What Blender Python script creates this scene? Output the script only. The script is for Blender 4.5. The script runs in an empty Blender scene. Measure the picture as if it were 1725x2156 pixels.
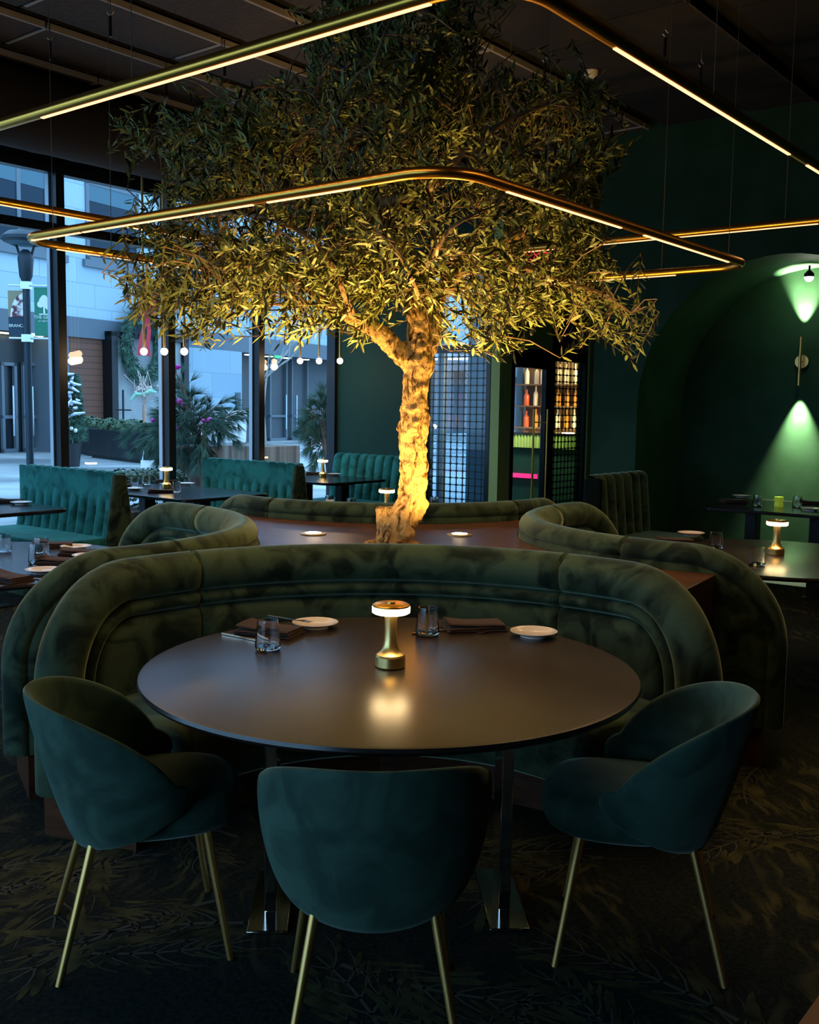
import bpy, math, random
import numpy as np
from mathutils import Vector, Matrix, noise
random.seed(7); rng = np.random.default_rng(7)
PI = math.pi
sc = bpy.context.scene
C = sc.collection

# ------------------------------------------------------------------ camera
FPX, PITCH, ROLL, CAMH = 2142.1, 0.1028, 0.0155, 1.551
_cp, _sp, _cr, _sr = math.cos(PITCH), math.sin(PITCH), math.cos(ROLL), math.sin(ROLL)
CF = Vector((0, _cp, -_sp)); _U0 = Vector((0, _sp, _cp)); _R0 = Vector((1, 0, 0))
CR = _R0*_cr + _U0*_sr; CU = _U0*_cr - _R0*_sr
cam = bpy.data.cameras.new('camera'); co = bpy.data.objects.new('camera', cam); C.objects.link(co)
co.matrix_world = Matrix(((CR.x, CU.x, -CF.x, 0), (CR.y, CU.y, -CF.y, 0), (CR.z, CU.z, -CF.z, CAMH), (0, 0, 0, 1)))
cam.sensor_fit = 'VERTICAL'; cam.sensor_height = 36.0; cam.lens = 36.0*FPX/2156
cam.clip_end = 300
sc.camera = co

# ------------------------------------------------------------------ exposure, world
sc.view_settings.view_transform = 'Standard'; sc.view_settings.look = 'None'
sc.view_settings.gamma = 1.0; sc.view_settings.use_curve_mapping = False
sc.view_settings.exposure = 0.0
STRIP_W = 2.8        # watts per metre of the hanging light strips
w = bpy.data.worlds.new('world'); sc.world = w; w.use_nodes = True
bg = w.node_tree.nodes['Background']; bg.inputs['Color'].default_value = (0.32, 0.62, 1.0, 1); bg.inputs['Strength'].default_value = 3.6
try:
    sc.cycles.max_bounces = 8; sc.cycles.diffuse_bounces = 4; sc.cycles.glossy_bounces = 4
    sc.cycles.transmission_bounces = 6; sc.cycles.transparent_max_bounces = 16
    sc.cycles.caustics_reflective = False; sc.cycles.caustics_refractive = False
    sc.cycles.sample_clamp_indirect = 4.0; sc.cycles.use_denoising = True
except Exception: pass

# ------------------------------------------------------------------ geometry of the place
def ray(px, py): return CF + CR*((px-862.5)/FPX) - CU*((py-1078)/FPX)
def az(px, py, z):
    d = ray(px, py); k = (z-CAMH)/d.z; return Vector((0, 0, CAMH)) + d*k
def ay(px, py, y):
    d = ray(px, py); return Vector((0, 0, CAMH)) + d*(y/d.y)
GA = math.radians(51.5); E1 = Vector((math.cos(GA), math.sin(GA), 0)); E2 = Vector((-math.sin(GA), math.cos(GA), 0))
def G(a, b, z=0): return E1*a + E2*b + Vector((0, 0, z))      # the building's own grid
H_CEIL = 4.1; E2W = 8.45; E1S = 9.06; E1A = 8.80

# ------------------------------------------------------------------ materials
def mat(name, col=(.5, .5, .5), rough=.5, metal=0, emit=None, es=0, spec=.5, sheen=0, sheen_col=None, coat=0):
    m = bpy.data.materials.new(name); m.use_nodes = True
    b = m.node_tree.nodes['Principled BSDF']
    b.inputs['Base Color'].default_value = (*col, 1); b.inputs['Roughness'].default_value = rough
    b.inputs['Metallic'].default_value = metal; b.inputs['Specular IOR Level'].default_value = spec
    if emit: b.inputs['Emission Color'].default_value = (*emit, 1); b.inputs['Emission Strength'].default_value = es
    if sheen:
        b.inputs['Sheen Weight'].default_value = sheen; b.inputs['Sheen Roughness'].default_value = .35
        b.inputs['Sheen Tint'].default_value = (*(sheen_col or col), 1)
    if coat: b.inputs['Coat Weight'].default_value = coat
    return m
def nodes(m): return m.node_tree.nodes, m.node_tree.links, m.node_tree.nodes['Principled BSDF']
def add_noise_color(m, c1, c2, scale=8, detail=4, lo=.35, hi=.65, dist=0, coord='Object', sc3=None):
    N, L, b = nodes(m)
    tc = N.new('ShaderNodeTexCoord'); n = N.new('ShaderNodeTexNoise'); r = N.new('ShaderNodeValToRGB')
    n.inputs['Scale'].default_value = scale; n.inputs['Detail'].default_value = detail; n.inputs['Distortion'].default_value = dist
    src = tc.outputs[coord]
    if sc3:
        mp = N.new('ShaderNodeMapping'); mp.inputs['Scale'].default_value = sc3; L.new(src, mp.inputs[0]); src = mp.outputs[0]
    L.new(src, n.inputs['Vector']); L.new(n.outputs[0], r.inputs[0])
    r.color_ramp.elements[0].position = lo; r.color_ramp.elements[1].position = hi
    r.color_ramp.elements[0].color = (*c1, 1); r.color_ramp.elements[1].color = (*c2, 1)
    L.new(r.outputs[0], b.inputs['Base Color'])
    return n, r
def add_bump(m, scale=200, strength=.2, dist=.002, detail=2, coord='Object', sc3=None):
    N, L, b = nodes(m)
    tc = N.new('ShaderNodeTexCoord'); n = N.new('ShaderNodeTexNoise'); bp = N.new('ShaderNodeBump')
    n.inputs['Scale'].default_value = scale; n.inputs['Detail'].default_value = detail
    src = tc.outputs[coord]
    if sc3:
        mp = N.new('ShaderNodeMapping'); mp.inputs['Scale'].default_value = sc3; L.new(src, mp.inputs[0]); src = mp.outputs[0]
    L.new(src, n.inputs['Vector']); L.new(n.outputs[0], bp.inputs['Height'])
    bp.inputs['Strength'].default_value = strength; bp.inputs['Distance'].default_value = dist
    L.new(bp.outputs[0], b.inputs['Normal'])
def velvet(name, c1, c2, sh):
    m = mat(name, c1, .75, sheen=1.0, sheen_col=sh, spec=.15)
    add_noise_color(m, c1, c2, 6.5, 5, .38, .58, 1.0); add_bump(m, 260, .12, .001)
    return m
M = {}
M['velvet'] = velvet('booth velvet', (.007, .017, .010), (.055, .092, .048), (.50, .62, .42))
M['velvet_chair'] = velvet('chair velvet', (.030, .070, .052), (.060, .128, .092), (.38, .50, .42))
M['velvet_teal'] = velvet('bench velvet', (.010, .10, .085), (.03, .22, .19), (.2, .6, .5))
M['wall'] = mat('green paint', (.018, .060, .046), .65, spec=.15); add_bump(M['wall'], 120, .1, .002)
M['wall_arch'] = mat('green plaster', (.020, .056, .028), .7, spec=.12); add_noise_color(M['wall_arch'], (.016, .046, .021), (.024, .064, .033), 3, 5); add_bump(M['wall_arch'], 120, .12, .002)
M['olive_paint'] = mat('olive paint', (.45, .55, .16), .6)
M['ceil'] = mat('black ceiling', (.012, .010, .008), .8); add_noise_color(M['ceil'], (.006, .005, .004), (.022, .017, .012), 2.5, 6)
M['ceil_panel'] = mat('ceiling panel', (.05, .036, .028), .85); add_noise_color(M['ceil_panel'], (.034, .025, .02), (.06, .045, .035), 30, 5)
M['ceil_edge'] = mat('ceiling edge trim', (.35, .32, .30), .6)
M['black_metal'] = mat('black metal', (.008, .008, .010), .35, .3)
M['frame'] = mat('window frame', (.018, .022, .028), .35, .2)
M['lintel'] = mat('lintel paint', (.34, .44, .48), .7)
M['duct'] = mat('duct fabric', (.030, .020, .014), .85)
M['brass'] = mat('brass', (.95, .66, .24), .34, 1); add_bump(M['brass'], 30, .05, .001, sc3=(1, 40, 1))
M['brass_satin'] = mat('satin brass', (.92, .56, .18), .42, 1)
M['cheek'] = mat('dark bench side', (.004, .008, .006), .9, spec=.1)
M['brass_dark'] = mat('bronze tube', (1.0, .50, .08), .28, 1)
M['chrome'] = mat('chrome', (.75, .73, .70), .12, 1)
M['tabletop'] = mat('dark table laminate', (.030, .022, .020), .27, spec=.6); add_bump(M['tabletop'], 900, .05, .0006)
M['tabletop_black'] = mat('black table top', (.012, .012, .013), .18, spec=.5)
M['wood'] = mat('red brown veneer', (.10, .032, .014), .32); add_noise_color(M['wood'], (.055, .018, .008), (.13, .045, .018), 9, 5, .3, .7, .4, sc3=(1, 1, 6))
M['bark'] = mat('olive bark', (.5, .34, .17), .85, spec=.2)
def _bark():
    m = M['bark']; add_noise_color(m, (.07, .028, .006), (.60, .38, .15), 14, 8, .36, .52, 1.2, sc3=(1.6, 1.6, .8))
    N, L, b = nodes(m)
    tc = N.new('ShaderNodeTexCoord'); mp = N.new('ShaderNodeMapping'); mp.inputs['Scale'].default_value = (1.4, 1.4, .6)
    n = N.new('ShaderNodeTexNoise'); n.inputs['Scale'].default_value = 34; n.inputs['Detail'].default_value = 8; n.inputs['Distortion'].default_value = 1.2
    bp = N.new('ShaderNodeBump'); bp.inputs['Strength'].default_value = 1.0; bp.inputs['Distance'].default_value = .02
    L.new(tc.outputs['Object'], mp.inputs[0]); L.new(mp.outputs[0], n.inputs['Vector']); L.new(n.outputs[0], bp.inputs['Height']); L.new(bp.outputs[0], b.inputs['Normal'])
_bark()
M['branch'] = mat('branch bark', (.36, .22, .11), .8); add_noise_color(M['branch'], (.22, .12, .05), (.48, .32, .17), 20, 5)
def leafmat(name, top, under, rough=.45, trans=.0):
    m = mat(name, top, rough); N, L, b = nodes(m)
    g = N.new('ShaderNodeNewGeometry'); mx = N.new('ShaderNodeMix'); mx.data_type = 'RGBA'
    mx.inputs['A'].default_value = (*top, 1); mx.inputs['B'].default_value = (*under, 1)
    L.new(g.outputs['Backfacing'], mx.inputs['Factor']); L.new(mx.outputs['Result'], b.inputs['Base Color'])
    return m
M['leaf'] = leafmat('olive leaf', (.022, .032, .006), (.30, .36, .09))
M['olive'] = mat('olive fruit', (.03, .025, .01), .3)
M['white_china'] = mat('white china', (.85, .78, .72), .15)
M['napkin'] = mat('brown napkin', (.045, .022, .016), .9, sheen=.3, sheen_col=(.3, .2, .15)); add_bump(M['napkin'], 500, .3, .001)
M['steel'] = mat('cutlery steel', (.8, .66, .5), .22, 1)
M['lamp_glow'] = mat('lamp diffuser', (1, .9, .7), .5, emit=(1, .70, .34), es=20)
M['strip'] = mat('light strip', (1, .8, .6), .5, emit=(1, .56, .29), es=1.7)
M['bulb'] = mat('pendant bulb', (1, .9, .7), .4, emit=(1, .66, .36), es=14)
M['uplight'] = mat('uplight lens', (1, .9, .6), .4, emit=(1, .72, .32), es=60)
M['globe'] = mat('white globe', (.95, 1, .9), .4, emit=(.9, 1, .85), es=4)
M['wire'] = mat('steel cable', (.22, .18, .14), .5, .5)
M['white_plastic'] = mat('white plastic', (.8, .78, .72), .5)
M['exit'] = mat('red sign glow', (1, .1, .1), .5, emit=(1, .03, .04), es=4)
M['dark_box'] = mat('sign housing', (.02, .02, .02), .5)
def facing(N, L, k):
    lw = N.new('ShaderNodeLayerWeight'); lw.inputs['Blend'].default_value = .5
    p = N.new('ShaderNodeMath'); p.operation = 'POWER'; L.new(lw.outputs['Facing'], p.inputs[0]); p.inputs[1].default_value = 4.5
    m = N.new('ShaderNodeMath'); m.operation = 'MULTIPLY_ADD'; L.new(p.outputs[0], m.inputs[0]); m.inputs[1].default_value = .75; m.inputs[2].default_value = k; return m.outputs[0]
def glassmat(name, col=(1, 1, 1), rough=0, ior=1.45):
    m = bpy.data.materials.new(name); m.use_nodes = True; N = m.node_tree.nodes; L = m.node_tree.links
    for n in list(N):
        if n.type == 'BSDF_PRINCIPLED': N.remove(n)
    o = N['Material Output']; t = N.new('ShaderNodeBsdfTransparent'); g = N.new('ShaderNodeBsdfGlossy'); mx = N.new('ShaderNodeMixShader')
    t.inputs[0].default_value = (*col, 1); g.inputs['Roughness'].default_value = rough
    L.new(facing(N, L, ior), mx.inputs[0]); L.new(t.outputs[0], mx.inputs[1]); L.new(g.outputs[0], mx.inputs[2]); L.new(mx.outputs[0], o.inputs[0])
    return m
M['pane'] = glassmat('window pane', (.96, .98, .98), 0, .045)
M['tumbler'] = mat('tumbler glass', (1, 1, 1), .0); M['tumbler'].node_tree.nodes['Principled BSDF'].inputs['Transmission Weight'].default_value = 1; M['tumbler'].node_tree.nodes['Principled BSDF'].inputs['IOR'].default_value = 1.5
M['votive'] = mat('green votive glass', (.2, .4, .03), .15, emit=(.45, .6, .06), es=.25)
# screen glass with a frit of rounded squares
def fritmat(name, lat, tint, cx=.084, cz=.078):
    m = bpy.data.materials.new(name); m.use_nodes = True; N = m.node_tree.nodes; L = m.node_tree.links
    b = N['Principled BSDF']; b.inputs['Base Color'].default_value = (*lat, 1); b.inputs['Roughness'].default_value = .4
    o = N['Material Output']; tc = N.new('ShaderNodeTexCoord'); sp = N.new('ShaderNodeSeparateXYZ'); L.new(tc.outputs['Object'], sp.inputs[0])
    def mth(op, a, bb=None):
        n = N.new('ShaderNodeMath'); n.operation = op
        for i, v in enumerate((a, bb)):
            if v is None: continue
            if isinstance(v, (int, float)): n.inputs[i].default_value = v
            else: L.new(v, n.inputs[i])
        return n.outputs[0]
    def axis(src, c):
        a = mth('FRACT', mth('DIVIDE', src, c)); a = mth('ABSOLUTE', mth('SUBTRACT', a, .5))
        return mth('MAXIMUM', mth('SUBTRACT', a, .44-.2), 0)
    qx = axis(sp.outputs[0], cx); qz = axis(sp.outputs[2], cz)
    d = mth('SQRT', mth('ADD', mth('MULTIPLY', qx, qx), mth('MULTIPLY', qz, qz)))
    k = mth('GREATER_THAN', d, .2)
    t = N.new('ShaderNodeBsdfTransparent'); t.inputs[0].default_value = (*tint, 1)
    g = N.new('ShaderNodeBsdfGlossy'); g.inputs['Roughness'].default_value = .03
    mg = N.new('ShaderNodeMixShader'); L.new(facing(N, L, .04), mg.inputs[0]); L.new(t.outputs[0], mg.inputs[1]); L.new(g.outputs[0], mg.inputs[2])
    mx = N.new('ShaderNodeMixShader'); L.new(k, mx.inputs[0]); L.new(mg.outputs[0], mx.inputs[1]); L.new(b.outputs[0], mx.inputs[2]); L.new(mx.outputs[0], o.inputs[0])
    return m
M['frit'] = fritmat('patterned screen glass', (.004, .035, .04), (.80, .88, .92))
M['frit_dark'] = fritmat('patterned door glass', (.01, .012, .008), (.8, .85, .75))
# exterior
def stonemat(name, c1, c2, mort, bw, bh):
    m = mat(name, c1, .85); N, L, b = nodes(m)
    tc = N.new('ShaderNodeTexCoord'); mp = N.new('ShaderNodeMapping'); mp.inputs['Rotation'].default_value = (PI/2, 0, 0)
    br = N.new('ShaderNodeTexBrick'); br.inputs['Color1'].default_value = (*c1, 1); br.inputs['Color2'].default_value = (*c2, 1); br.inputs['Mortar'].default_value = (*mort, 1)
    br.inputs['Scale'].default_value = 1; br.inputs['Mortar Size'].default_value = .012; br.inputs['Brick Width'].default_value = bw; br.inputs['Row Height'].default_value = bh
    L.new(tc.outputs['Object'], mp.inputs[0]); L.new(mp.outputs[0], br.inputs[0]); L.new(br.outputs[0], b.inputs['Base Color']); return m
M['stone'] = stonemat('pale stone', (.34, .46, .54), (.42, .54, .62), (.26, .34, .40), 1.5, .75)
M['stone_low'] = stonemat('grey stone', (.26, .36, .44), (.32, .42, .50), (.22, .30, .36), 2.2, .9)
M['stucco'] = mat('grey stucco', (.30, .31, .31), .9); add_noise_color(M['stucco'], (.26, .27, .27), (.34, .35, .35), 2, 4)
M['band'] = mat('blue grey fascia', (.10, .13, .16), .6)
M['darkglass'] = mat('dark shop glass', (.018, .024, .03), .25, spec=.35)
M['recess'] = mat('shaded shop interior', (.06, .07, .085), .5)
M['winglass'] = mat('upper window glass', (.008, .025, .045), .3, spec=.2)
M['blind'] = mat('roller blind', (.08, .16, .20), .8)
M['ext_frame'] = mat('exterior frame', (.12, .15, .18), .5)
def sidingmat():
    m = mat('timber siding', (.15, .06, .04), .7); N, L, b = nodes(m)
    tc = N.new('ShaderNodeTexCoord'); sp = N.new('ShaderNodeSeparateXYZ'); L.new(tc.outputs['Object'], sp.inputs[0])
    mu = N.new('ShaderNodeMath'); mu.operation = 'MULTIPLY'; mu.inputs[1].default_value = 5.0; L.new(sp.outputs[2], mu.inputs[0])
    fr = N.new('ShaderNodeMath'); fr.operation = 'FRACT'; L.new(mu.outputs[0], fr.inputs[0])
    r = N.new('ShaderNodeValToRGB'); r.color_ramp.elements[0].color = (.03, .012, .008, 1); r.color_ramp.elements[1].color = (.17, .062, .036, 1)
    r.color_ramp.elements[0].position = .04; r.color_ramp.elements[1].position = .12; L.new(fr.outputs[0], r.inputs[0]); L.new(r.outputs[0], b.inputs['Base Color']); return m
M['siding'] = sidingmat()
M['paving'] = mat('wet snowy paving', (.35, .38, .4), .5); add_noise_color(M['paving'], (.16, .18, .19), (.60, .62, .62), .35, 7, .35, .7, .5)
M['planter_black'] = mat('black planter', (.012, .016, .022), .5)
M['planter_wood'] = mat('weathered timber', (.16, .10, .07), .85); add_noise_color(M['planter_wood'], (.10, .06, .045), (.24, .17, .13), 6, 3, .4, .6, 0, sc3=(1, 1, .02))
M['pine'] = mat('pine needles', (.045, .12, .075), .7); add_noise_color(M['pine'], (.03, .08, .05), (.10, .20, .14), 6, 3)
M['hedge'] = leafmat('hedge leaf', (.03, .07, .03), (.07, .12, .06))
M['magenta'] = mat('magenta ornament', (.55, .02, .32), .3, .2)
M['red_ribbon'] = mat('red ribbon', (.55, .01, .03), .6)
M['silver'] = mat('silver ribbon', (.65, .72, .85), .25, .8)
M['pole'] = mat('lamp post paint', (.02, .035, .05), .5, .3)
M['banner_green'] = mat('green banner', (.03, .22, .14), .8)
M['banner_dark'] = mat('dark banner', (.02, .045, .07), .8)
M['banner_tan'] = mat('tan banner', (.30, .26, .16), .8)
M['food'] = mat('food picture', (.4, .3, .3), .7); add_noise_color(M['food'], (.12, .03, .05), (.85, .78, .72), 14, 3, .42, .56)
M['white_print'] = mat('white print', (.8, .85, .82), .7)
M['white_paint'] = mat('white paint', (.75, .76, .76), .5)
M['birch'] = mat('pale bare bark', (.35, .34, .33), .8)
M['warm_glow'] = mat('warm garden light', (1, .9, .4), .5, emit=(1, .9, .35), es=5)
M['ext_lamp'] = mat('soffit light', (1, 1, .9), .5, emit=(1, .95, .75), es=4)
M['green_exit'] = mat('green exit glow', (.1, 1, .4), .5, emit=(.03, .9, .35), es=1.5)
M['lime'] = mat('lime fluted panel', (.42, .55, .18), .5)
M['amber'] = mat('amber spirit', (.55, .22, .03), .15, emit=(1, .42, .08), es=.35)  # bottle materials emit a little, standing in for light on the shelves
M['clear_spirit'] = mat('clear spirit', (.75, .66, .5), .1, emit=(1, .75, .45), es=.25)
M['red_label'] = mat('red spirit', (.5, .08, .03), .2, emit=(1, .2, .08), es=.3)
M['shelf'] = mat('bar shelf', (.20, .12, .07), .5)
M['pink'] = mat('pink light line', (1, .05, .3), .5, emit=(1, .02, .22), es=.9)
M['glass_reflection'] = mat('painted glass reflection', (.2, .3, .5), .5); add_noise_color(M['glass_reflection'], (.10, .16, .34), (.42, .14, .20), 1.6, 0, .48, .52)  # blue and pink reflection painted into the pane colour

# ------------------------------------------------------------------ mesh builder
class MB:
    def __init__(s): s.v = []; s.f = []; s.mi = []
    def add(s, vs, fs, mi=0, T=None):
        n = len(s.v); s.v += [tuple(T @ Vector(v)) if T else tuple(v) for v in vs]
        s.f += [tuple(i+n for i in f) for f in fs]; s.mi += [mi]*len(fs); return s
    def box(s, x0, x1, y0, y1, z0, z1, mi=0, T=None):
        v = [(x, y, z) for z in (z0, z1) for y in (y0, y1) for x in (x0, x1)]
        return s.add(v, [(0, 2, 3, 1), (4, 5, 7, 6), (0, 1, 5, 4), (2, 6, 7, 3), (0, 4, 6, 2), (1, 3, 7, 5)], mi, T)
    def prism(s, poly, z0, z1, mi=0, T=None):
        n = len(poly); v = [(*p, z0) for p in poly] + [(*p, z1) for p in poly]
        f = [tuple(range(n))[::-1], tuple(range(n, 2*n))] + [(i, (i+1) % n, n+(i+1) % n, n+i) for i in range(n)]
        return s.add(v, f, mi, T)
    def lathe(s, prof, seg=32, mi=0, T=None, cap=True):
        v = []; f = []; m = len(prof)
        for k in range(seg):
            a = 2*PI*k/seg
            for r, z in prof: v.append((r*math.cos(a), r*math.sin(a), z))
        for k in range(seg):
            k2 = (k+1) % seg
            for i in range(m-1): f.append((k*m+i, k2*m+i, k2*m+i+1, k*m+i+1))
        if cap:
            if prof[0][0] > 1e-6: f.append(tuple(k*m for k in range(seg))[::-1])
            if prof[-1][0] > 1e-6: f.append(tuple(k*m+m-1 for k in range(seg)))
        return s.add(v, f, mi, T)
    def tube(s, path, rad, seg=10, mi=0, closed=False, cap=True, T=None):
        P = [Vector(p) for p in path]; n = len(P)
        R = rad if isinstance(rad, (list, tuple)) else [rad]*n
        v = []; f = []; prev = None
        for i in range(n):
            if closed: t = P[(i+1) % n] - P[i-1]
            else: t = P[min(i+1, n-1)] - P[max(i-1, 0)]
            t.normalize()
            if prev is None:
                a = Vector((0, 0, 1)) if abs(t.z) < .9 else Vector((1, 0, 0)); u = t.cross(a).normalized()
            else: u = (prev - t*prev.dot(t)).normalized()
            prev = u; w_ = t.cross(u)
            for k in range(seg):
                a = 2*PI*k/seg; v.append(P[i] + (u*math.cos(a) + w_*math.sin(a))*R[i])
        for i in range(n if closed else n-1):
            j = (i+1) % n
            for k in range(seg):
                k2 = (k+1) % seg; f.append((i*seg+k, i*seg+k2, j*seg+k2, j*seg+k))
        if cap and not closed: f.append(tuple(range(seg))[::-1]); f.append(tuple((n-1)*seg+k for k in range(seg)))
        return s.add(v, f, mi, T)
    def grid(s, rows, closeu=False, mi=0, T=None):
        n = len(rows); m = len(rows[0]); v = [p for r in rows for p in r]; f = []
        for i in range(n-1):
            for j in range(m if closeu else m-1):
                j2 = (j+1) % m; f.append((i*m+j, i*m+j2, (i+1)*m+j2, (i+1)*m+j))
        return s.add(v, f, mi, T)
    def sphere(s, c, r, seg=12, rings=8, mi=0, sc3=(1, 1, 1)):
        pr = [(r*math.sin(PI*i/rings), -r*math.cos(PI*i/rings)) for i in range(rings+1)]
        pr[0] = (0, -r); pr[-1] = (0, r)
        return s.lathe(pr, seg, mi, Matrix.Translation(c) @ Matrix.Diagonal((*sc3, 1)))
    def obj(s, name, m, parent=None, loc=None, rz=None, smooth=True, ang=38, bevel=0, bseg=2, fix=False):
        me = bpy.data.meshes.new(name); me.from_pydata(s.v, [], s.f)
        ms = m if isinstance(m, (list, tuple)) else [m]
        for x in ms: me.materials.append(M[x] if isinstance(x, str) else x)
        if len(ms) > 1: me.polygons.foreach_set('material_index', s.mi)
        if fix:
            import bmesh
            bm = bmesh.new(); bm.from_mesh(me); bmesh.ops.remove_doubles(bm, verts=bm.verts, dist=1e-5); bmesh.ops.recalc_face_normals(bm, faces=bm.faces); bm.to_mesh(me); bm.free()
        if smooth:
            me.polygons.foreach_set('use_smooth', [True]*len(me.polygons))
            try: me.set_sharp_from_angle(angle=math.radians(ang))
            except Exception: pass
        me.update(); o = bpy.data.objects.new(name, me); C.objects.link(o)
        if parent: o.parent = parent
        if loc is not None: o.location = loc
        if rz is not None: o.rotation_euler = (0, 0, rz)
        if bevel:
            b = o.modifiers.new('bevel', 'BEVEL'); b.width = bevel; b.segments = bseg; b.limit_method = 'ANGLE'; b.angle_limit = math.radians(40)
            b.harden_normals = False
        return o
def tag(o, label=None, cat=None, group=None, kind=None):
    if label: o['label'] = label
    if cat: o['category'] = cat
    if group: o['group'] = group
    if kind: o['kind'] = kind
    return o
def thing(name, label, cat, loc=(0, 0, 0), rz=0, group=None):
    o = bpy.data.objects.new(name, None); C.objects.link(o); o.empty_display_size = .1
    o.location = loc; o.rotation_euler = (0, 0, rz); return tag(o, label, cat, group)
def st(o): o['kind'] = 'structure'; return o
def dup(root, loc, rz=0, label=None, group=None):
    def cp(o, par):
        c = o.copy(); C.objects.link(c)
        if par: c.parent = par; c.matrix_parent_inverse = o.matrix_parent_inverse
        for ch in kids.get(o, []): cp(ch, c)
        return c
    kids = {}
    def collect(o):
        kids[o] = list(o.children)
        for ch in kids[o]: collect(ch)
    collect(root)
    r = cp(root, None); r.location = loc; r.rotation_euler = (0, 0, rz)
    if label: r['label'] = label
    if group: r['group'] = group
    return r
def spot(parent, name, loc, target, energy, color, size, blend=.5, rad=.03):
    l = bpy.data.lights.new(name, 'SPOT'); l.energy = energy; l.color = color; l.spot_size = math.radians(size); l.spot_blend = blend; l.shadow_soft_size = rad
    o = bpy.data.objects.new(name, l); C.objects.link(o)
    o.location = loc; o.rotation_euler = (Vector(target)-Vector(loc)).to_track_quat('-Z', 'Y').to_euler()
    if parent: o.parent = parent
    return o
def point(parent, name, loc, energy, color, rad=.03):
    l = bpy.data.lights.new(name, 'POINT'); l.energy = energy; l.color = color; l.shadow_soft_size = rad
    o = bpy.data.objects.new(name, l); C.objects.link(o); o.location = loc
    if parent: o.parent = parent
    return o

# ================================================================== THE SETTING
# carpet floor
def carpet():
    m = mat('leaf pattern carpet', (.02, .025, .015), .95, spec=.1); N, L, b = nodes(m)
    tc = N.new('ShaderNodeTexCoord')
    def ramp(src, els):
        r = N.new('ShaderNodeValToRGB'); L.new(src, r.inputs[0]); cr = r.color_ramp
        cr.elements[0].position, cr.elements[0].color = els[0][0], (*els[0][1], 1)
        cr.elements[1].position, cr.elements[1].color = els[-1][0], (*els[-1][1], 1)
        for p, c in els[1:-1]: e = cr.elements.new(p); e.color = (*c, 1)
        return r.outputs[0]
    wv = N.new('ShaderNodeTexNoise'); wv.inputs['Scale'].default_value = 1.3; wv.inputs['Detail'].default_value = 3
    L.new(tc.outputs['Object'], wv.inputs['Vector'])
    mx = N.new('ShaderNodeMix'); mx.data_type = 'RGBA'; mx.blend_type = 'LINEAR_LIGHT'; mx.inputs['Factor'].default_value = .35
    L.new(tc.outputs['Object'], mx.inputs['A']); L.new(wv.outputs['Color'], mx.inputs['B'])
    mp2 = N.new('ShaderNodeMapping'); mp2.inputs['Scale'].default_value = (14, 3.2, 1); mp2.inputs['Rotation'].default_value = (0, 0, .7); L.new(mx.outputs['Result'], mp2.inputs[0])
    ws = N.new('ShaderNodeTexNoise'); ws.inputs['Scale'].default_value = 1.6; ws.inputs['Detail'].default_value = 3; L.new(mp2.outputs[0], ws.inputs['Vector'])
    strokes = ramp(ws.outputs[0], [(.50, (0, 0, 0)), (.66, (1, 1, 1))])
    big = N.new('ShaderNodeTexNoise'); big.inputs['Scale'].default_value = 1.8; big.inputs['Detail'].default_value = 2; L.new(tc.outputs['Object'], big.inputs['Vector'])
    bigr = ramp(big.outputs[0], [(.40, (0, 0, 0)), (.62, (1, 1, 1))])
    mul = N.new('ShaderNodeMath'); mul.operation = 'MULTIPLY'; L.new(strokes, mul.inputs[0]); L.new(bigr, mul.inputs[1])
    fin = N.new('ShaderNodeTexNoise'); fin.inputs['Scale'].default_value = 60; L.new(tc.outputs['Object'], fin.inputs['Vector'])
    base = ramp(fin.outputs[0], [(.3, (.010, .014, .013)), (.7, (.030, .038, .030))])
    c2 = ramp(big.outputs[0], [(.45, (.055, .060, .040)), (.65, (.11, .105, .045))])
    m2 = N.new('ShaderNodeMix'); m2.data_type = 'RGBA'; L.new(mul.outputs[0], m2.inputs['Factor']); L.new(base, m2.inputs['A']); L.new(c2, m2.inputs['B'])
    L.new(m2.outputs['Result'], b.inputs['Base Color'])
    bp = N.new('ShaderNodeBump'); bp.inputs['Strength'].default_value = .5; bp.inputs['Distance'].default_value = .004; L.new(fin.outputs[0], bp.inputs['Height']); L.new(bp.outputs[0], b.inputs['Normal'])
    return m
M['carpet'] = carpet(); M['dash'] = mat('carpet olive yarn', (.07, .075, .03), .95, spec=.1); add_noise_color(M['dash'], (.02, .026, .016), (.10, .10, .042), 9, 4, .35, .65); M['vein'] = mat('carpet vein yarn', (.10, .105, .08), .95, spec=.1)
fl = MB()
fp = [G(-6.2, E2W+.02), G(14.5, E2W+.02), G(14.5, -9), G(-6.2, -9)]
fl.prism([(p.x, p.y) for p in fp][::-1], -.12, 0)
R2 = random.Random(3)
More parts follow.
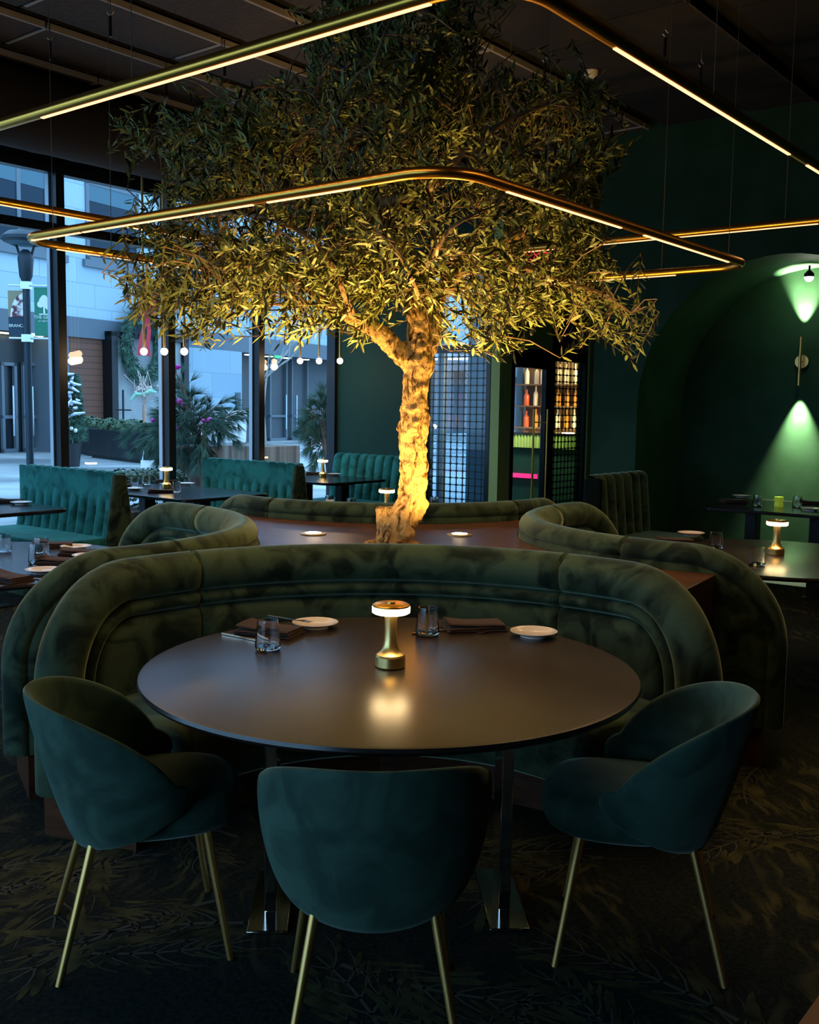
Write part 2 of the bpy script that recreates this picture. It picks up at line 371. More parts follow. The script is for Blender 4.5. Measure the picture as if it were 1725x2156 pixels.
def vein(cx, cy, a, s):
    # a big leaf: curved midrib with paired side veins woven in the carpet
    mid = [Vector((cx + s*t*math.cos(a+.3*t), cy + s*t*math.sin(a+.3*t), .0008)) for t in [i/8 for i in range(9)]]
    def strip(P, w0, w1):
        rows = []
        for i, p in enumerate(P):
            t = (P[min(i+1, len(P)-1)] - P[max(i-1, 0)]).normalized(); n = Vector((-t.y, t.x, 0)); ww = w0 + (w1-w0)*i/(len(P)-1)
            rows.append([tuple(p - n*ww), tuple(p + n*ww)])
        fl.grid(rows, mi=1)
    strip(mid, .008*s/.6, .003)
    for i in range(1, 8):
        for sd in (-1, 1):
            t = (mid[i]-mid[i-1]).normalized(); L_ = s*(.42 - .25*abs(i/8-.35))*R2.uniform(.8, 1.1); aa = math.atan2(t.y, t.x) + sd*R2.uniform(.75, 1.05)
            P = [mid[i] + Vector((math.cos(aa - sd*.5*q), math.sin(aa - sd*.5*q), 0))*L_*q for q in (0, .25, .5, .75, 1)]
            strip(P, .0038, .0014)
            for q in range(3):                       # tufted dashes lying along each lobe
                if R2.random() < .75:
                    c_ = P[q+1] + Vector((math.cos(aa+1.4*sd), math.sin(aa+1.4*sd), 0))*R2.uniform(.02, .05)*s; l_ = R2.uniform(.03, .075)*s/.6; w_ = l_*R2.uniform(.14, .24); a2 = aa - sd*.35 + R2.uniform(-.15, .15)
                    u_ = Vector((math.cos(a2), math.sin(a2), 0)); n_ = Vector((-u_.y, u_.x, 0)); z_ = Vector((0, 0, .0003*R2.random()))
                    fl.add([c_+z_+u_*l_*math.cos(k*PI/4)+n_*w_*math.sin(k*PI/4)*R2.uniform(.8, 1.2) for k in range(8)], [tuple(range(8))], 2)
for _ in range(95):
    vein(R2.uniform(-3, 3.4), R2.uniform(1.2, 5.2), R2.uniform(0, 6.28), R2.uniform(.45, .75))
st(fl.obj('floor', ['carpet', 'vein', 'dash'], smooth=False))
# orange brown timber floor patch at the near right corner
tr = MB(); p0 = az(1680, 2156, 0); p1 = az(1725, 2098, 0)
tr.prism([(p0.x-.02, p0.y-.03), (p0.x+.8, p0.y-.35), (p1.x+.9, p1.y+.4), (p1.x, p1.y)], 0, .004)
M['floorwood'] = mat('orange timber floor', (.30, .10, .035), .35)
st(tr.obj('trim_1', 'floorwood', smooth=False))

# ceiling: black deck with lay-in panels edged in pale metal
ce = MB()
cp_ = [G(-6.2, E2W), G(14.5, E2W), G(14.5, -9), G(-6.2, -9)]
ce.prism([(p.x, p.y) for p in cp_][::-1], H_CEIL+.06, H_CEIL+.2)
TG = Matrix.Rotation(GA, 4, 'Z')
for i, e2v in enumerate([6.52 - .74*k for k in range(-1, 9)]):
    for j in range(-1, 9):
        a0 = 5.03 + 1.22*(j-3) + (.3 if i % 2 else 0); pm = 1 if i < 5 else 0
        ce.box(a0, a0+1.2, e2v, e2v+.56, H_CEIL, H_CEIL+.07, pm, TG)
        if i < 5:
            ce.box(a0, a0+1.2, e2v-.022, e2v, H_CEIL-.012, H_CEIL+.03, 2, TG)
            ce.box(a0-.012, a0+.012, e2v, e2v+.5, H_CEIL-.008, H_CEIL, 2, TG)
        else: ce.box(a0, a0+1.2, e2v-.02, e2v, H_CEIL-.02, H_CEIL+.03, 1, TG)
st(ce.obj('ceiling', ['ceil', 'ceil_panel', 'ceil_edge'], smooth=False))

# window wall: header, glazing bays
ZW = 3.66
wl = MB(); wl.box(-6.2, 14.5, E2W-.02, E2W+.25, ZW, H_CEIL+.2, 0, TG); wl.box(-6.0, 9.03, E2W-.05, E2W+.1, ZW-.02, ZW+.10, 1, TG)
st(wl.obj('wall_left', ['lintel', 'frame'], smooth=False))
mull = [5.365 - 1.235*k for k in range(7, 0, -1)] + [5.365, 6.60, 7.83, 9.06]
for i in range(len(mull)-1):
    a0, a1 = mull[i], mull[i+1]
    fr = MB(); d0, d1 = E2W-.11, E2W+.02
    fr.box(a0-.042, a0+.042, d0, d1, 0, ZW)
    fr.box(a0+.05, a1-.05, d0+.03, d1, 3.07, 3.15); fr.box(a0+.05, a1-.05, d0+.03, d1, 0, .06); fr.box(a0+.05, a1-.05, d0+.03, d1, ZW-.07, ZW)
    if i == len(mull)-2: fr.box(a1-.05, a1, d0, d1, 0, ZW)
    w_ = st(fr.obj('window_%d' % (i+1), 'frame', rz=GA, smooth=False))
    MB().box(a0+.05, a1-.05, E2W-.035, E2W-.03, .06, ZW-.07).obj('pane', 'pane', w_, smooth=False)
    # bright aluminium glazing bead outside
    MB().box(a0-.062, a0-.05, E2W-.02, E2W+.03, .06, ZW-.05).obj('glazing_bead', mat('aluminium bead', (.5, .6, .7), .4, .3) if i == 0 else 'bead', w_, smooth=False) if i else None
    if i == 0: M['bead'] = mat('aluminium bead', (.55, .62, .7), .45, .2)

# teal end wall up to the screen, wall with transoms above
s0, s1, s2 = 1.40, 2.31, 2.42      # screen from s0 to s1 along the wall, jamb to s2 (from the window corner)
def e2s(s): return E2W - s
wb = MB(); wb.box(E1S, E1S+.2, e2s(s0), E2W, 0, H_CEIL+.2, 0, TG)
wb.box(E1S, E1S+.2, e2s(s2), e2s(s0), 3.05, H_CEIL+.2, 0, TG); wb.box(E1S, E1S+.2, e2s(s2), e2s(s1), 0, 3.05, 0, TG)
st(wb.obj('wall_back', 'wall', smooth=False))
E2D = e2s(s2); E1D = 11.0
# glass screen
sc_ = MB(); sc_.box(E1S, E1S+.12, e2s(s1), e2s(s1)+.05, 0, 3.05); sc_.box(E1S, E1S+.12, e2s(s0)-.03, e2s(s0), 0, 3.05); sc_.box(E1S, E1S+.12, e2s(s1)+.05, e2s(s0)-.03, 2.15, 2.23); sc_.box(E1S, E1S+.12, e2s(s1)+.05, e2s(s0)-.03, 0, .06)
wn = st(sc_.obj('window_20', 'frame', rz=GA, smooth=False))
def frit_pane(name, a, b, L_, z0, z1, rz, m, par=None):
    o = MB().box(0, L_, -.004, .004, z0, z1).obj(name, m, None, G(a, b), GA+rz, smooth=False)
    if par:
        o.parent = par; o.matrix_parent_inverse = Matrix.Identity(4)
        o.location = Vector((a, b, 0)); o.rotation_euler = (0, 0, rz)
    return o
frit_pane('patterned_pane', E1S+.06, e2s(s0)-.03, s1-s0-.08, .06, 2.15, -PI/2, 'frit', wn)
frit_pane('upper_pane', E1S+.06, e2s(s0)-.03, s1-s0-.08, 2.23, 3.05, -PI/2, 'pane', wn)
# recessed entrance wall with door and side screen
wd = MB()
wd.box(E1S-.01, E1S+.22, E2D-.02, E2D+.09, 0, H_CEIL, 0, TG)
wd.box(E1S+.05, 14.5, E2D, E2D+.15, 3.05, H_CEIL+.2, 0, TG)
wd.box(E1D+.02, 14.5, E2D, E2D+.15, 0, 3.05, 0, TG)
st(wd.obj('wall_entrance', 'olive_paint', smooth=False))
DL0, DL1, DL2 = E1S+.27, 10.2, E1D   # door, then side screen
df = MB()
for a in (DL0-.05, DL1, DL2-.03): df.box(a, a+.06, E2D+.02, E2D+.12, 0, 3.05)
df.box(DL0, DL2, E2D+.02, E2D+.12, 2.10, 2.21)
d1 = st(df.obj('door_1', 'black_metal', rz=GA, smooth=False))
dr = MB(); dr.box(DL0+.01, DL0+.10, E2D+.03, E2D+.09, .02, 2.1); dr.box(DL1-.12, DL1, E2D+.03, E2D+.09, .02, 2.1); dr.box(DL0+.1, DL1-.1, E2D+.03, E2D+.09, .02, .2); dr.box(DL0+.1, DL1-.1, E2D+.03, E2D+.09, 2.0, 2.1)
lf = dr.obj('door_leaf', 'black_metal', d1, smooth=False)
frit_pane('door_glass', DL0+.1, E2D+.06, DL1-DL0-.22, .2, 2.0, 0, 'pane', d1)
hd = MB()
for yy in (E2D-.03, E2D+.15): hd.tube([(DL1-.17, yy, .35), (DL1-.17, yy, 1.55)], .013, 10)
for zz in (.5, 1.4): hd.tube([(DL1-.17, E2D-.03, zz), (DL1-.17, E2D+.15, zz)], .007, 8)
hd.obj('door_handle', 'brass_dark', d1)
MB().box(DL0+.1, DL0+.42, E2D-.03, E2D+.03, 2.0, 2.08).box(DL0+.2, DL0+.6, E2D-.05, E2D-.03, 2.05, 2.07).obj('door_closer', 'black_metal', d1, smooth=False)
frit_pane('patterned_pane', DL1+.06, E2D+.06, DL2-DL1-.09, .03, 2.10, 0, 'frit_dark', d1)
frit_pane('upper_pane', DL1+.06, E2D+.06, DL2-DL1-.09, 2.21, 3.05, 0, 'glass_reflection', d1)
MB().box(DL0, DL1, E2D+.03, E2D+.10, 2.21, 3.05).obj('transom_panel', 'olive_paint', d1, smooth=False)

# arched wall and niche
AC = 3.013; AR = 1.287; AZ = 1.60; ND = 1.0; E2A = 4.77
def arch_wall():
    mb = MB(); n = 28
    arc = [(AC + AR*math.cos(PI*k/n), AZ + AR*math.sin(PI*k/n)) for k in range(n+1)]   # right (small e2 is right; here + is left)
    pts = [(AC+AR, 0)] + arc + [(AC-AR, 0)]
    # front face as quads between the opening and the wall outline
    lft, rgt, top = E2A, -9, H_CEIL+.2
    front = [(E1A, p[0], p[1]) for p in pts]; back = [(E1A+ND, p[0], p[1]) for p in pts]
    mb.grid([front, back], mi=0)                                   # the deep reveal
    outer = []
    for p in pts:
        if p[1] <= AZ+1e-6: outer.append((lft if p[0] > AC else rgt, p[1]))
        else:
            t = (p[0]-AC)/AR; outer.append(((AC + (lft-AC)*min(1, t*1.2)) if t > 0 else (AC + (AC-rgt)*max(-1, t*1.2)), top if abs(t) < .83 else AZ+(top-AZ)*min(1, (1-abs(t))/.17)))
    mb.grid([front, [(E1A, o[0], o[1]) for o in outer]], mi=0)
    mb.box(E1A+.002, E1A+.2, rgt, AC-AR-.02, 0, top)
    mb.box(E1A+.01, E1A+.15, lft-.02, lft, 0, top); mb.box(E1A+.01, E1A+.2, AC+AR+.2, lft-.02, 0, top)
    for a, b in ((AC+AR, lft), ): mb.box(E1A+.01, E1A+ND, a+.01, b-.25, 0, AZ)
    mb.box(E1A+ND, E1A+ND+.1, AC-AR-.3, AC+AR+.3, 0, 3.4)           # back of the niche
    # fill above the arch so no light leaks
    mb.box(E1A+.012, E1A+.2, rgt, lft, 3.0, top)
    o = mb.obj('wall_right', 'wall_arch', rz=GA, smooth=True, ang=30)
    return st(o)
arch_wall()
# side of the arched wall along the entrance passage, remaining shell
rs = MB(); rs.box(E1A+.21, 14.5, E2A-.2, E2A, 0, H_CEIL+.2, 0, TG); st(rs.obj('wall_passage', 'wall', smooth=False))
rs = MB(); rs.box(14.5, 14.7, -9, E2W+.02, 0, H_CEIL+.2, 0, TG); st(rs.obj('wall_far', 'wall', smooth=False))
rs = MB(); rs.box(-6.2, 14.5, -9.2, -9, 0, H_CEIL+.2, 0, TG); st(rs.obj('wall_front', 'wall', smooth=False))
EB = -3.28  # unseen wall, set close so its added window lights the chairs
rs = MB(); rs.box(EB-.2, EB, -9, 0.4, 0, H_CEIL+.2, 0, TG); rs.box(EB-.2, EB, 0.4, E2W+.02, 2.9, H_CEIL+.2, 0, TG); rs.box(EB-.2, EB, 0.4, E2W+.02, 0, .2, 0, TG); st(rs.obj('wall_behind', 'wall', smooth=False))
wbk = MB()
for k in range(6): wbk.box(EB-.1, EB, .44+1.35*k-.04, .44+1.35*k+.04, .2, 2.9)
wk = st(wbk.obj('window_22', 'frame', rz=GA, smooth=False)); MB().box(EB-.06, EB-.055, 0.4, E2W, .2, 2.9).obj('pane', 'pane', wk, smooth=False)  # unseen glazing added to bring sky light onto the chair backs
# exterior glazing of the entrance lobby
lb = MB()
for a in (9.2, 10.2, 11.2, 12.2, 13.2, 14.2): lb.box(a, a+.08, E2W-.1, E2W, 0, ZW)
lb.box(9.2, 14.3, E2W-.1, E2W, 2.3, 2.4)
wv_ = st(lb.obj('window_21', 'ext_frame', rz=GA, smooth=False)); MB().box(9.2, 14.3, E2W-.05, E2W-.045, 0, ZW).obj('pane', 'pane', wv_, smooth=False)

# ceiling duct beside the windows
def duct():
    rows = []; n = 120; a0, a1 = -2.0, 9.0; r0 = .30
    for i in range(n+1):
        a = a0 + (a1-a0)*i/n; r = r0*(1 + (.012 if i % 4 == 0 else 0))
        rows.append([tuple(G(a, 7.45 + r*math.cos(2*PI*k/28), 3.80 + r*math.sin(2*PI*k/28))) for k in range(28)])
    mb = MB(); mb.grid(rows, closeu=True)
    o = mb.obj('ceiling_duct', 'duct'); tag(o, 'dark round fabric duct running under the ceiling beside the windows', 'duct')
duct()

# ================================================================== OUTSIDE
FQ = az(50, 955, 0); FA = math.radians(63); FX = Vector((math.cos(FA), math.sin(FA), 0)); FY = Vector((-math.sin(FA), math.cos(FA), 0))
def fpt(px, py, off=0):      # pixel -> (s, z) on the facade plane
    d = ray(px, py); o = Vector((0, 0, CAMH)); q = FQ + FY*off
    n = FY; k = (q-o).dot(n)/d.dot(n); p = o + d*k; return (p-q).dot(FX), p.z
pv = MB(); pv.prism([(-60, -30), (60, -30), (60, 120), (-60, 120)], -.30, -.125)
st(pv.obj('ground', 'paving', smooth=False))
pvp = MB(); q = [G(-20, E2W+.03), G(40, E2W+.03), G(40, 60), G(-20, 60)]; pvp.prism([(p.x, p.y) for p in q], -.12, -.002); st(pvp.obj('trim_2', 'paving', smooth=False))
bl = thing('office_building', 'pale stone building with dark shop fronts across the paved court', 'building', (FQ.x, FQ.y, 0), FA)
ZB = 4.18
MB().box(-25, 70, 0, 2, ZB, 12).obj('upper_wall', 'stone', bl, smooth=False)
MB().box(-25, 70, -.06, 0, ZB-.62, ZB).obj('fascia', 'band', bl, smooth=False)
sA = fpt(108, 800)[0]; sB = fpt(145, 800)[0]; sC = fpt(219, 800)[0]; sD = fpt(372, 800)[0]; sD2 = fpt(382, 800)[0]; sE = fpt(505, 800)[0]
MB().box(-25, sA, .8, 1, 0, ZB).obj('shop_front', 'darkglass', bl, smooth=False)
MB().box(sA, sB, -.02, 1, 0, ZB-.6).obj('pier', 'ext_frame', bl, smooth=False)
MB().box(sB, sC, .05, 1, 0, ZB-.6).obj('siding_panel', 'siding', bl, smooth=False)
m_ = MB(); m_.box(sC, sC+.28, -.35, 1, 0, ZB-.35); m_.box(sC, sD2, -.35, 1, ZB-.5, ZB-.35); m_.box(sD, sD2, -.35, 1, 0, ZB-.35); m_.obj('portal_frame', 'black_metal', bl, smooth=False)
MB().box(sC+.28, sD, -.2, 1, 0, ZB-.5).obj('stucco_panel', 'stucco', bl, smooth=False)
MB().box(sD2, sE, -.1, 1, 0, ZB-.62).obj('lower_wall', 'stone_low', bl, smooth=False)
MB().box(sE, 70, 1.6, 2, 0, ZB-.3).obj('recessed_shop_front', 'recess', bl, smooth=False)
for k in range(5):
    a = fpt(514+38*k, 712)[0]; MB().lathe([(.22, 0), (.22, .03)], 16, T=Matrix.Translation((a, .6, ZB-.66))).obj('soffit_light', 'ext_lamp', bl)
for px in (8, 60):
    a = fpt(px, 690)[0]; MB().box(a, a+1.2, .3, .4, ZB-.68, ZB-.64).obj('soffit_light', 'ext_lamp', bl, smooth=False)
for x0, x1, off in ((0, 33, .7), (46, 100, .7), (567, 604, 1.5), (613, 648, 1.5)):
    a, z1 = fpt(x0, 762 if x0 < 200 else 740, off); b, _ = fpt(x1, 762, off); m_ = MB(); t = .1
    m_.box(a, b, off-.05, off+.05, 0, .12); m_.box(a, b, off-.05, off+.05, z1-.1, z1); m_.box(a, a+t, off-.05, off+.05, 0, z1); m_.box(b-t, b, off-.05, off+.05, 0, z1); m_.box(a, b, off-.05, off+.02, 1.02, 1.12)
    d_ = m_.obj('glass_door', 'ext_frame', bl, smooth=False)
    MB().tube([(b-.25 if x0 in (0, 567) else a+.25, off-.15, .5), (b-.25 if x0 in (0, 567) else a+.25, off-.15, 2.0)], .03, 8).obj('pull_handle', 'silver', d_)
a, z = fpt(583, 745, 1.5); MB().box(a-.25, a+.25, 1.35, 1.45, z-.18, z+.18).obj('exit_box', 'green_exit', bl, smooth=False)
for (x0, y0, x1, y1, bar) in ((-60, 352, 98, 546, 1), (106, 365, 128, 552, 0), (178, 382, 290, 560, 0), (358, 420, 470, 572, 0), (556, 440, 640, 590, 0)):
    a, z1 = fpt(x0, y0); b, _ = fpt(x1, y0); _, z0 = fpt(x0, y1); z1 = 8.45; z0 = 6.0
    m_ = MB(); m_.box(a, b, -.05, .05, z0, z0+.12); m_.box(a, b, -.05, .05, z1-.12, z1); m_.box(a, a+.14, -.05, .05, z0, z1); m_.box(b-.14, b, -.05, .05, z0, z1)
    if bar: c_ = fpt(38, 450)[0]; m_.box(c_-.07, c_+.07, -.05, .05, z0, z1)
    m_.box(a-.15, b+.15, -.12, .0, z0-.22, z0)
    wf = m_.obj('upper_window', 'ext_frame', bl, smooth=False)
    MB().box(a+.1, b-.1, -.02, -.005, z0+.1, z1-.1).obj('pane', 'winglass', wf, smooth=False)
    MB().box(a+.14, b-.14, -.035, -.021, z1-.62, z1-.12).obj('roller_blind', 'blind', wf, smooth=False)
a, z = fpt(496, 840); MB().box(a-.16, a+.16, -.13, -.10, z-.25, z+.25).obj('door_plaque', 'band', bl, smooth=False)

def needles(mb, P, d, n, L_, spread, wd=.006, rnd=None):
    rr = rnd or random
    for _ in range(n):
        v = Vector((rr.gauss(0, 1), rr.gauss(0, 1), rr.gauss(0, 1))).normalized()*spread + d
        v.normalize(); sd = v.cross(Vector((rr.gauss(0, 1), rr.gauss(0, 1), rr.gauss(0, 1)))).normalized()*wd
        e = P + v*L_*rr.uniform(.7, 1.1); mb.add([P-sd, P+sd, e], [(0, 1, 2)])
# wreath with bow
wa, wz = fpt(284, 728); Wc = FQ + FX*wa + FY*(-.32) + Vector((0, 0, wz))
wr = thing('wreath', 'green wreath with long red ribbon hanging on the grey outside wall', 'wreath', Wc, FA)
mb = MB(); rr = random.Random(5); mb.tube([(0.80*math.cos(t*2*PI/32), 0, 1.05*math.sin(t*2*PI/32)) for t in range(32)], .17, 8, closed=True)
for k in range(1500):
    a = rr.uniform(0, 6.283); r = .80 + rr.gauss(0, .11); p = Vector((r*math.cos(a), -.08+rr.gauss(0, .07), 1.3*r*math.sin(a)))
    needles(mb, p, Vector((math.cos(a+.8), -.4, math.sin(a+.8))), 2, .28, .8, .02, rr)
mb.obj('greenery', 'pine', wr, smooth=False)
mb = MB()
def ribbon(mb, P, wd, n=Vector((1, 0, 0))):
    mb.grid([[tuple(Vector(p)-n*wd), tuple(Vector(p)+n*wd)] for p in P])
ribbon(mb, [(-.05, -.2, 1.0), (-.15, -.22, .6), (-.30, -.22, .2), (-.38, -.22, -.2), (-.42, -.22, -.35)], .09)
ribbon(mb, [(.05, -.2, 1.0), (.1, -.22, .5), (.0, -.24, .0), (.06, -.22, -.35)], .10)
for sd in (-1, 1): mb.tube([(0, -.33, 1.1), (sd*.2, -.38, 1.38), (sd*.42, -.38, 1.25), (sd*.4, -.38, 1.0), (0, -.33, 1.08)], [.05, .1, .12, .1, .05], 8)
mb.tube([(0, -.35, 1.1), (.15, -.38, 1.6), (.2, -.38, 1.9)], [.1, .16, .1], 8)
mb.obj('ribbon', 'red_ribbon', wr)

def plant_clump(mb, c, r, n, L_=.12, rr=random, flat=.7, wd=.03):
    for _ in range(n):
        v = Vector((rr.gauss(0, 1), rr.gauss(0, 1), rr.gauss(0, 1))).normalized(); v.z = abs(v.z) if rr.random() < .75 else v.z
        p = c + Vector((v.x*r, v.y*r, v.z*r*flat))*rr.uniform(.75, 1.0); u = v.cross(Vector((rr.gauss(0, 1), rr.gauss(0, 1), 1))).normalized()
        w_ = u.cross(v).normalized(); l = L_*rr.uniform(.7, 1.2)
        mb.add([p-w_*l*.4, p+u*l*.5, p+w_*l*.4+v*l*.3, p-u*l*.5], [(0, 1, 2, 3)])
# two black planter troughs
for px0, px1, yb, lab in ((118, 186, 952, 'black planter trough with low green branches below the decorated topiary'), (188, 330, 972, 'long black planter trough with shrubs below the wreath')):
    A = az(px0, yb-9, 0); B = az(px1, yb+8, 0); dv = (B-A); Lh = dv.length; an = math.atan2(dv.y, dv.x)
    t_ = thing('planter_trough', lab, 'planter', (A.x, A.y, 0), an)
    MB().box(0, Lh, 0, .8, .08, .80).box(.05, Lh-.05, .05, .75, 0, .08).obj('trough', 'planter_black', t_, bevel=.01)
    mb = MB(); rr = random.Random(px0)
    for k in range(5): plant_clump(mb, Vector((Lh*(.12+.19*k), .4, .82)), rr.uniform(.28, .45), 260, .12, rr)
    mb.obj('shrubs', 'hedge', t_, smooth=False)
    if px0 > 150:
        MB().tube([(Lh*.28, .5, .8), (Lh*.28, .5, 1.9)], .03, 8).tube([(Lh*.28-.5, .5, 1.35), (Lh*.28+.5, .5, 1.35)], .02, 6).obj('garden_stake', 'planter_black', t_)
        MB().lathe([(.09, 0), (.09, .1)], 12, T=Matrix.Translation((Lh*.34, .5, .83))).obj('garden_light', 'warm_glow', t_)
        spot(t_, 'garden_lamp', (Lh*.34, .9, .9), (Lh*.34, 4, 1.35), 1500, (1, .85, .3), 26, .8, .1)
# decorated topiary
T0 = ay(150, 905, 24.5); T0.z = .5
tp = thing('topiary_tree', 'narrow decorated evergreen with silver ribbons beside the timber siding', 'tree', (T0.x, T0.y, 0))
mb = MB(); rr = random.Random(9)
ztop = ay(150, 780, 24.5).z
for _ in range(1600):
    t = rr.random(); z = .6 + (ztop-.7)*t; r = .34*(1-t*.55)*math.sqrt(rr.random()); a = rr.uniform(0, 6.28)
    needles(mb, Vector((r*math.cos(a), r*math.sin(a), z)), Vector((math.cos(a), math.sin(a), -.1)), 2, .16, .7, .014, rr)
mb.obj('foliage', 'pine', tp, smooth=False); MB().lathe([(.18, 0), (.24, .55)], 16).obj('pot', 'planter_black', tp)
mb = MB()
for k in range(30):
    t = .35+.65*rr.random(); z = .6+(ztop-.65)*t; a = rr.uniform(-2.8, -.3); r = .36*(1-t*.5); P = Vector((r*math.cos(a), r*math.sin(a), z)); v = Vector((rr.gauss(0, .1), 0, rr.gauss(0, .08)))
    mb.tube([P-v, P+Vector((0, -.05, .03)), P+v], [.02, .045, .02], 6)
mb.obj('ribbon', 'silver', tp)
for k in range(9):
    t = rr.random()*.6; z = .7+(ztop-.7)*t; a = rr.uniform(-2.6, -.5); MB().sphere(Vector((.33*(1-t*.5)*math.cos(a), .33*(1-t*.5)*math.sin(a), z)), .045).obj('bauble', 'white_china', tp)
# lamp post with banners
LY = 14.0; LP = ay(62, 900, LY); zt = ay(62, 500, LY).z
lp = thing('lamp_post', 'dark street lamp post carrying two banners outside the window', 'lamp post', (LP.x, LP.y, 0))
mb = MB(); zc = ay(62, 590, LY).z; zt2 = ay(62, 545, LY).z
mb.tube([(0, 0, 0), (0, 0, zc)], .05, 14); mb.lathe([(.14, 0), (.14, .06), (.08, .2), (.06, .5)], 16)
mb.obj('pole', 'pole', lp)
MB().lathe([(.055, zc-.02), (.085, zc+.05), (.105, zt2), (.09, zt2+.07), (.04, zt2+.12), (0, zt2+.12)], 18).obj('socket', 'pole', lp)
mb = MB()
for sd in (-1, 1): mb.tube([(sd*.07, 0, zt2+.02), (sd*.12, 0, zt2+.17), (sd*.24, 0, zt-.06)], [.02, .018, .018], 8)
mb.obj('arm', 'pole', lp); MB().lathe([(.27, zt-.07), (.31, zt-.04), (.31, zt), (.22, zt+.07), (.06, zt+.1), (0, zt+.1)], 28).obj('lamp_head', 'pole', lp)
MB().lathe([(0, zt-.10), (.2, zt-.10), (.25, zt-.07)], 24).obj('lens', 'blind', lp)
def text(body, size, m, parent, loc, rot, name='lettering', align='CENTER', extr=.002):
    cu = bpy.data.curves.new(name, 'FONT'); cu.body = body; cu.size = size; cu.extrude = extr; cu.align_x = align; cu.materials.append(M[m])
    o = bpy.data.objects.new(name, cu); C.objects.link(o); o.location = loc; o.rotation_euler = rot
    bpy.context.view_layer.update(); me = bpy.data.meshes.new_from_object(o.evaluated_get(bpy.context.evaluated_depsgraph_get())); bpy.data.objects.remove(o)
    o = bpy.data.objects.new(name, me); C.objects.link(o); o.location = loc; o.rotation_euler = rot
    if parent: o.parent = parent
    return o
bz1 = ay(90, 605, LY).z; bz0 = ay(90, 708, LY).z; bw = ay(122, 650, LY).x - ay(74, 650, LY).x
xg = ay(73, 650, LY).x - LP.x
bn = MB().box(xg, xg+bw, -.012, -.004, bz0, bz1).obj('banner', 'banner_green', lp, smooth=False); bn['label'] = 'green banner with white tree emblem'
text('THE GROVE', bw*.195, 'white_print', bn, (xg+bw*.5, -.016, bz0+(bz1-bz0)*.36), (PI/2, 0, 0))
text('AT MIDTOWN', bw*.10, 'white_print', bn, (xg+bw*.5, -.016, bz0+(bz1-bz0)*.29), (PI/2, 0, 0))
mb = MB(); ex, ez = xg+bw*.44, bz0+(bz1-bz0)*.62
for kq, (dx, dz, r) in enumerate(((0, .06, .07), (.03, .02, .05), (-.05, .02, .045), (.0, .10, .045), (.05, -.02, .03))): mb.lathe([(0, -.002), (r, -.002), (r, .002), (0, .002)], 18, T=Matrix.Translation((ex+dx, -.016-.0007*kq, ez+dz)) @ Matrix.Rotation(PI/2, 4, 'X'))
mb.box(ex-.012, ex+.012, -.02, -.013, ez-.11, ez); mb.box(ex-.07, ex+.07, -.02, -.013, ez-.12, ez-.105)
mb.obj('tree_emblem', 'white_print', bn, smooth=False)
xl1 = ay(55, 650, LY).x - LP.x; xl0 = ay(18, 650, LY).x - LP.x
bz1l = ay(40, 612, LY).z; bz0l = ay(40, 708, LY).z
bn2 = MB().box(xl0, xl1, -.012, -.004, bz0l, bz1l).obj('banner', 'banner_dark', lp, smooth=False); bn2['label'] = 'dark banner with round food picture'
mb = MB(); zm = bz0l+(bz1l-bz0l)*.42; n = 14; R_ = xl1-xl0-.03
poly = [(xl1, zm)] + [(xl1-R_*math.sin(PI/2*k/n*1.0), zm + (bz1l-.02-zm)*math.cos(PI/2*k/n)) for k in range(n+1)]
mb.add([(p[0], -.018, p[1]) for p in poly], [tuple(range(len(poly)))]); mb.obj('food_picture', 'food', bn2, smooth=False)
MB().add([(xl0, -.0135, bz1l), (xl0, -.0135, zm), (xl0+.03, -.0135, zm), (xl1-.03, -.0135, bz1l)], [(0, 1, 2, 3)]).obj('tan_corner', 'banner_tan', bn2, smooth=False)
text('BRANCA', (xl1-xl0)*.24, 'white_print', bn2, ((xl0+xl1)/2, -.018, bz0l+(bz1l-bz0l)*.2), (PI/2, 0, 0))
for z in (bz1+.02, bz0-.03): mb = MB(); mb.tube([(xl0, -.0, z), (xg+bw, 0, z)], .012, 8); mb.box(-.06, .06, -.06, .06, z-.05, z+.05); mb.obj('banner_bracket', 'silver', lp, smooth=False)

# pine arrangement in a tapered planter
PY = 14.2; PP = ay(405, 960, PY)
pn = thing('pine_planter', 'large pine bough arrangement with magenta ornaments in a brown planter', 'plant', (PP.x, PP.y, 0))
MB().lathe([(.26, 0), (.33, .5), (.42, .95), (.40, .95), (.38, .9), (0, .9)], 4, T=Matrix.Rotation(.5, 4, 'Z')).obj('pot', 'planter_wood', pn, smooth=False)
mb = MB(); mbr = MB(); rr = random.Random(21)
def bough(tip, base, droop, n=9):
    B = Vector(base); Tt = Vector(tip); P = [B.lerp(Tt, t) + Vector((0, 0, droop*math.sin(PI*t))) for t in [i/8 for i in range(9)]]
    mbr.tube(P, [.02-.0017*i for i in range(9)], 5)
    for i in range(3, 9):
        d = (P[i]-P[i-1]).normalized()
        for k in range(3):
            dd = (d + Vector((rr.gauss(0, .35), rr.gauss(0, .35), -.35 + rr.gauss(0, .3)))).normalized(); e = P[i] + dd*.14
            mbr.tube([P[i], e], [.006, .004], 3, cap=False); needles(mb, e, (dd+Vector((0, 0, -.25))).normalized(), 46, .23, .38, .0032, rr)
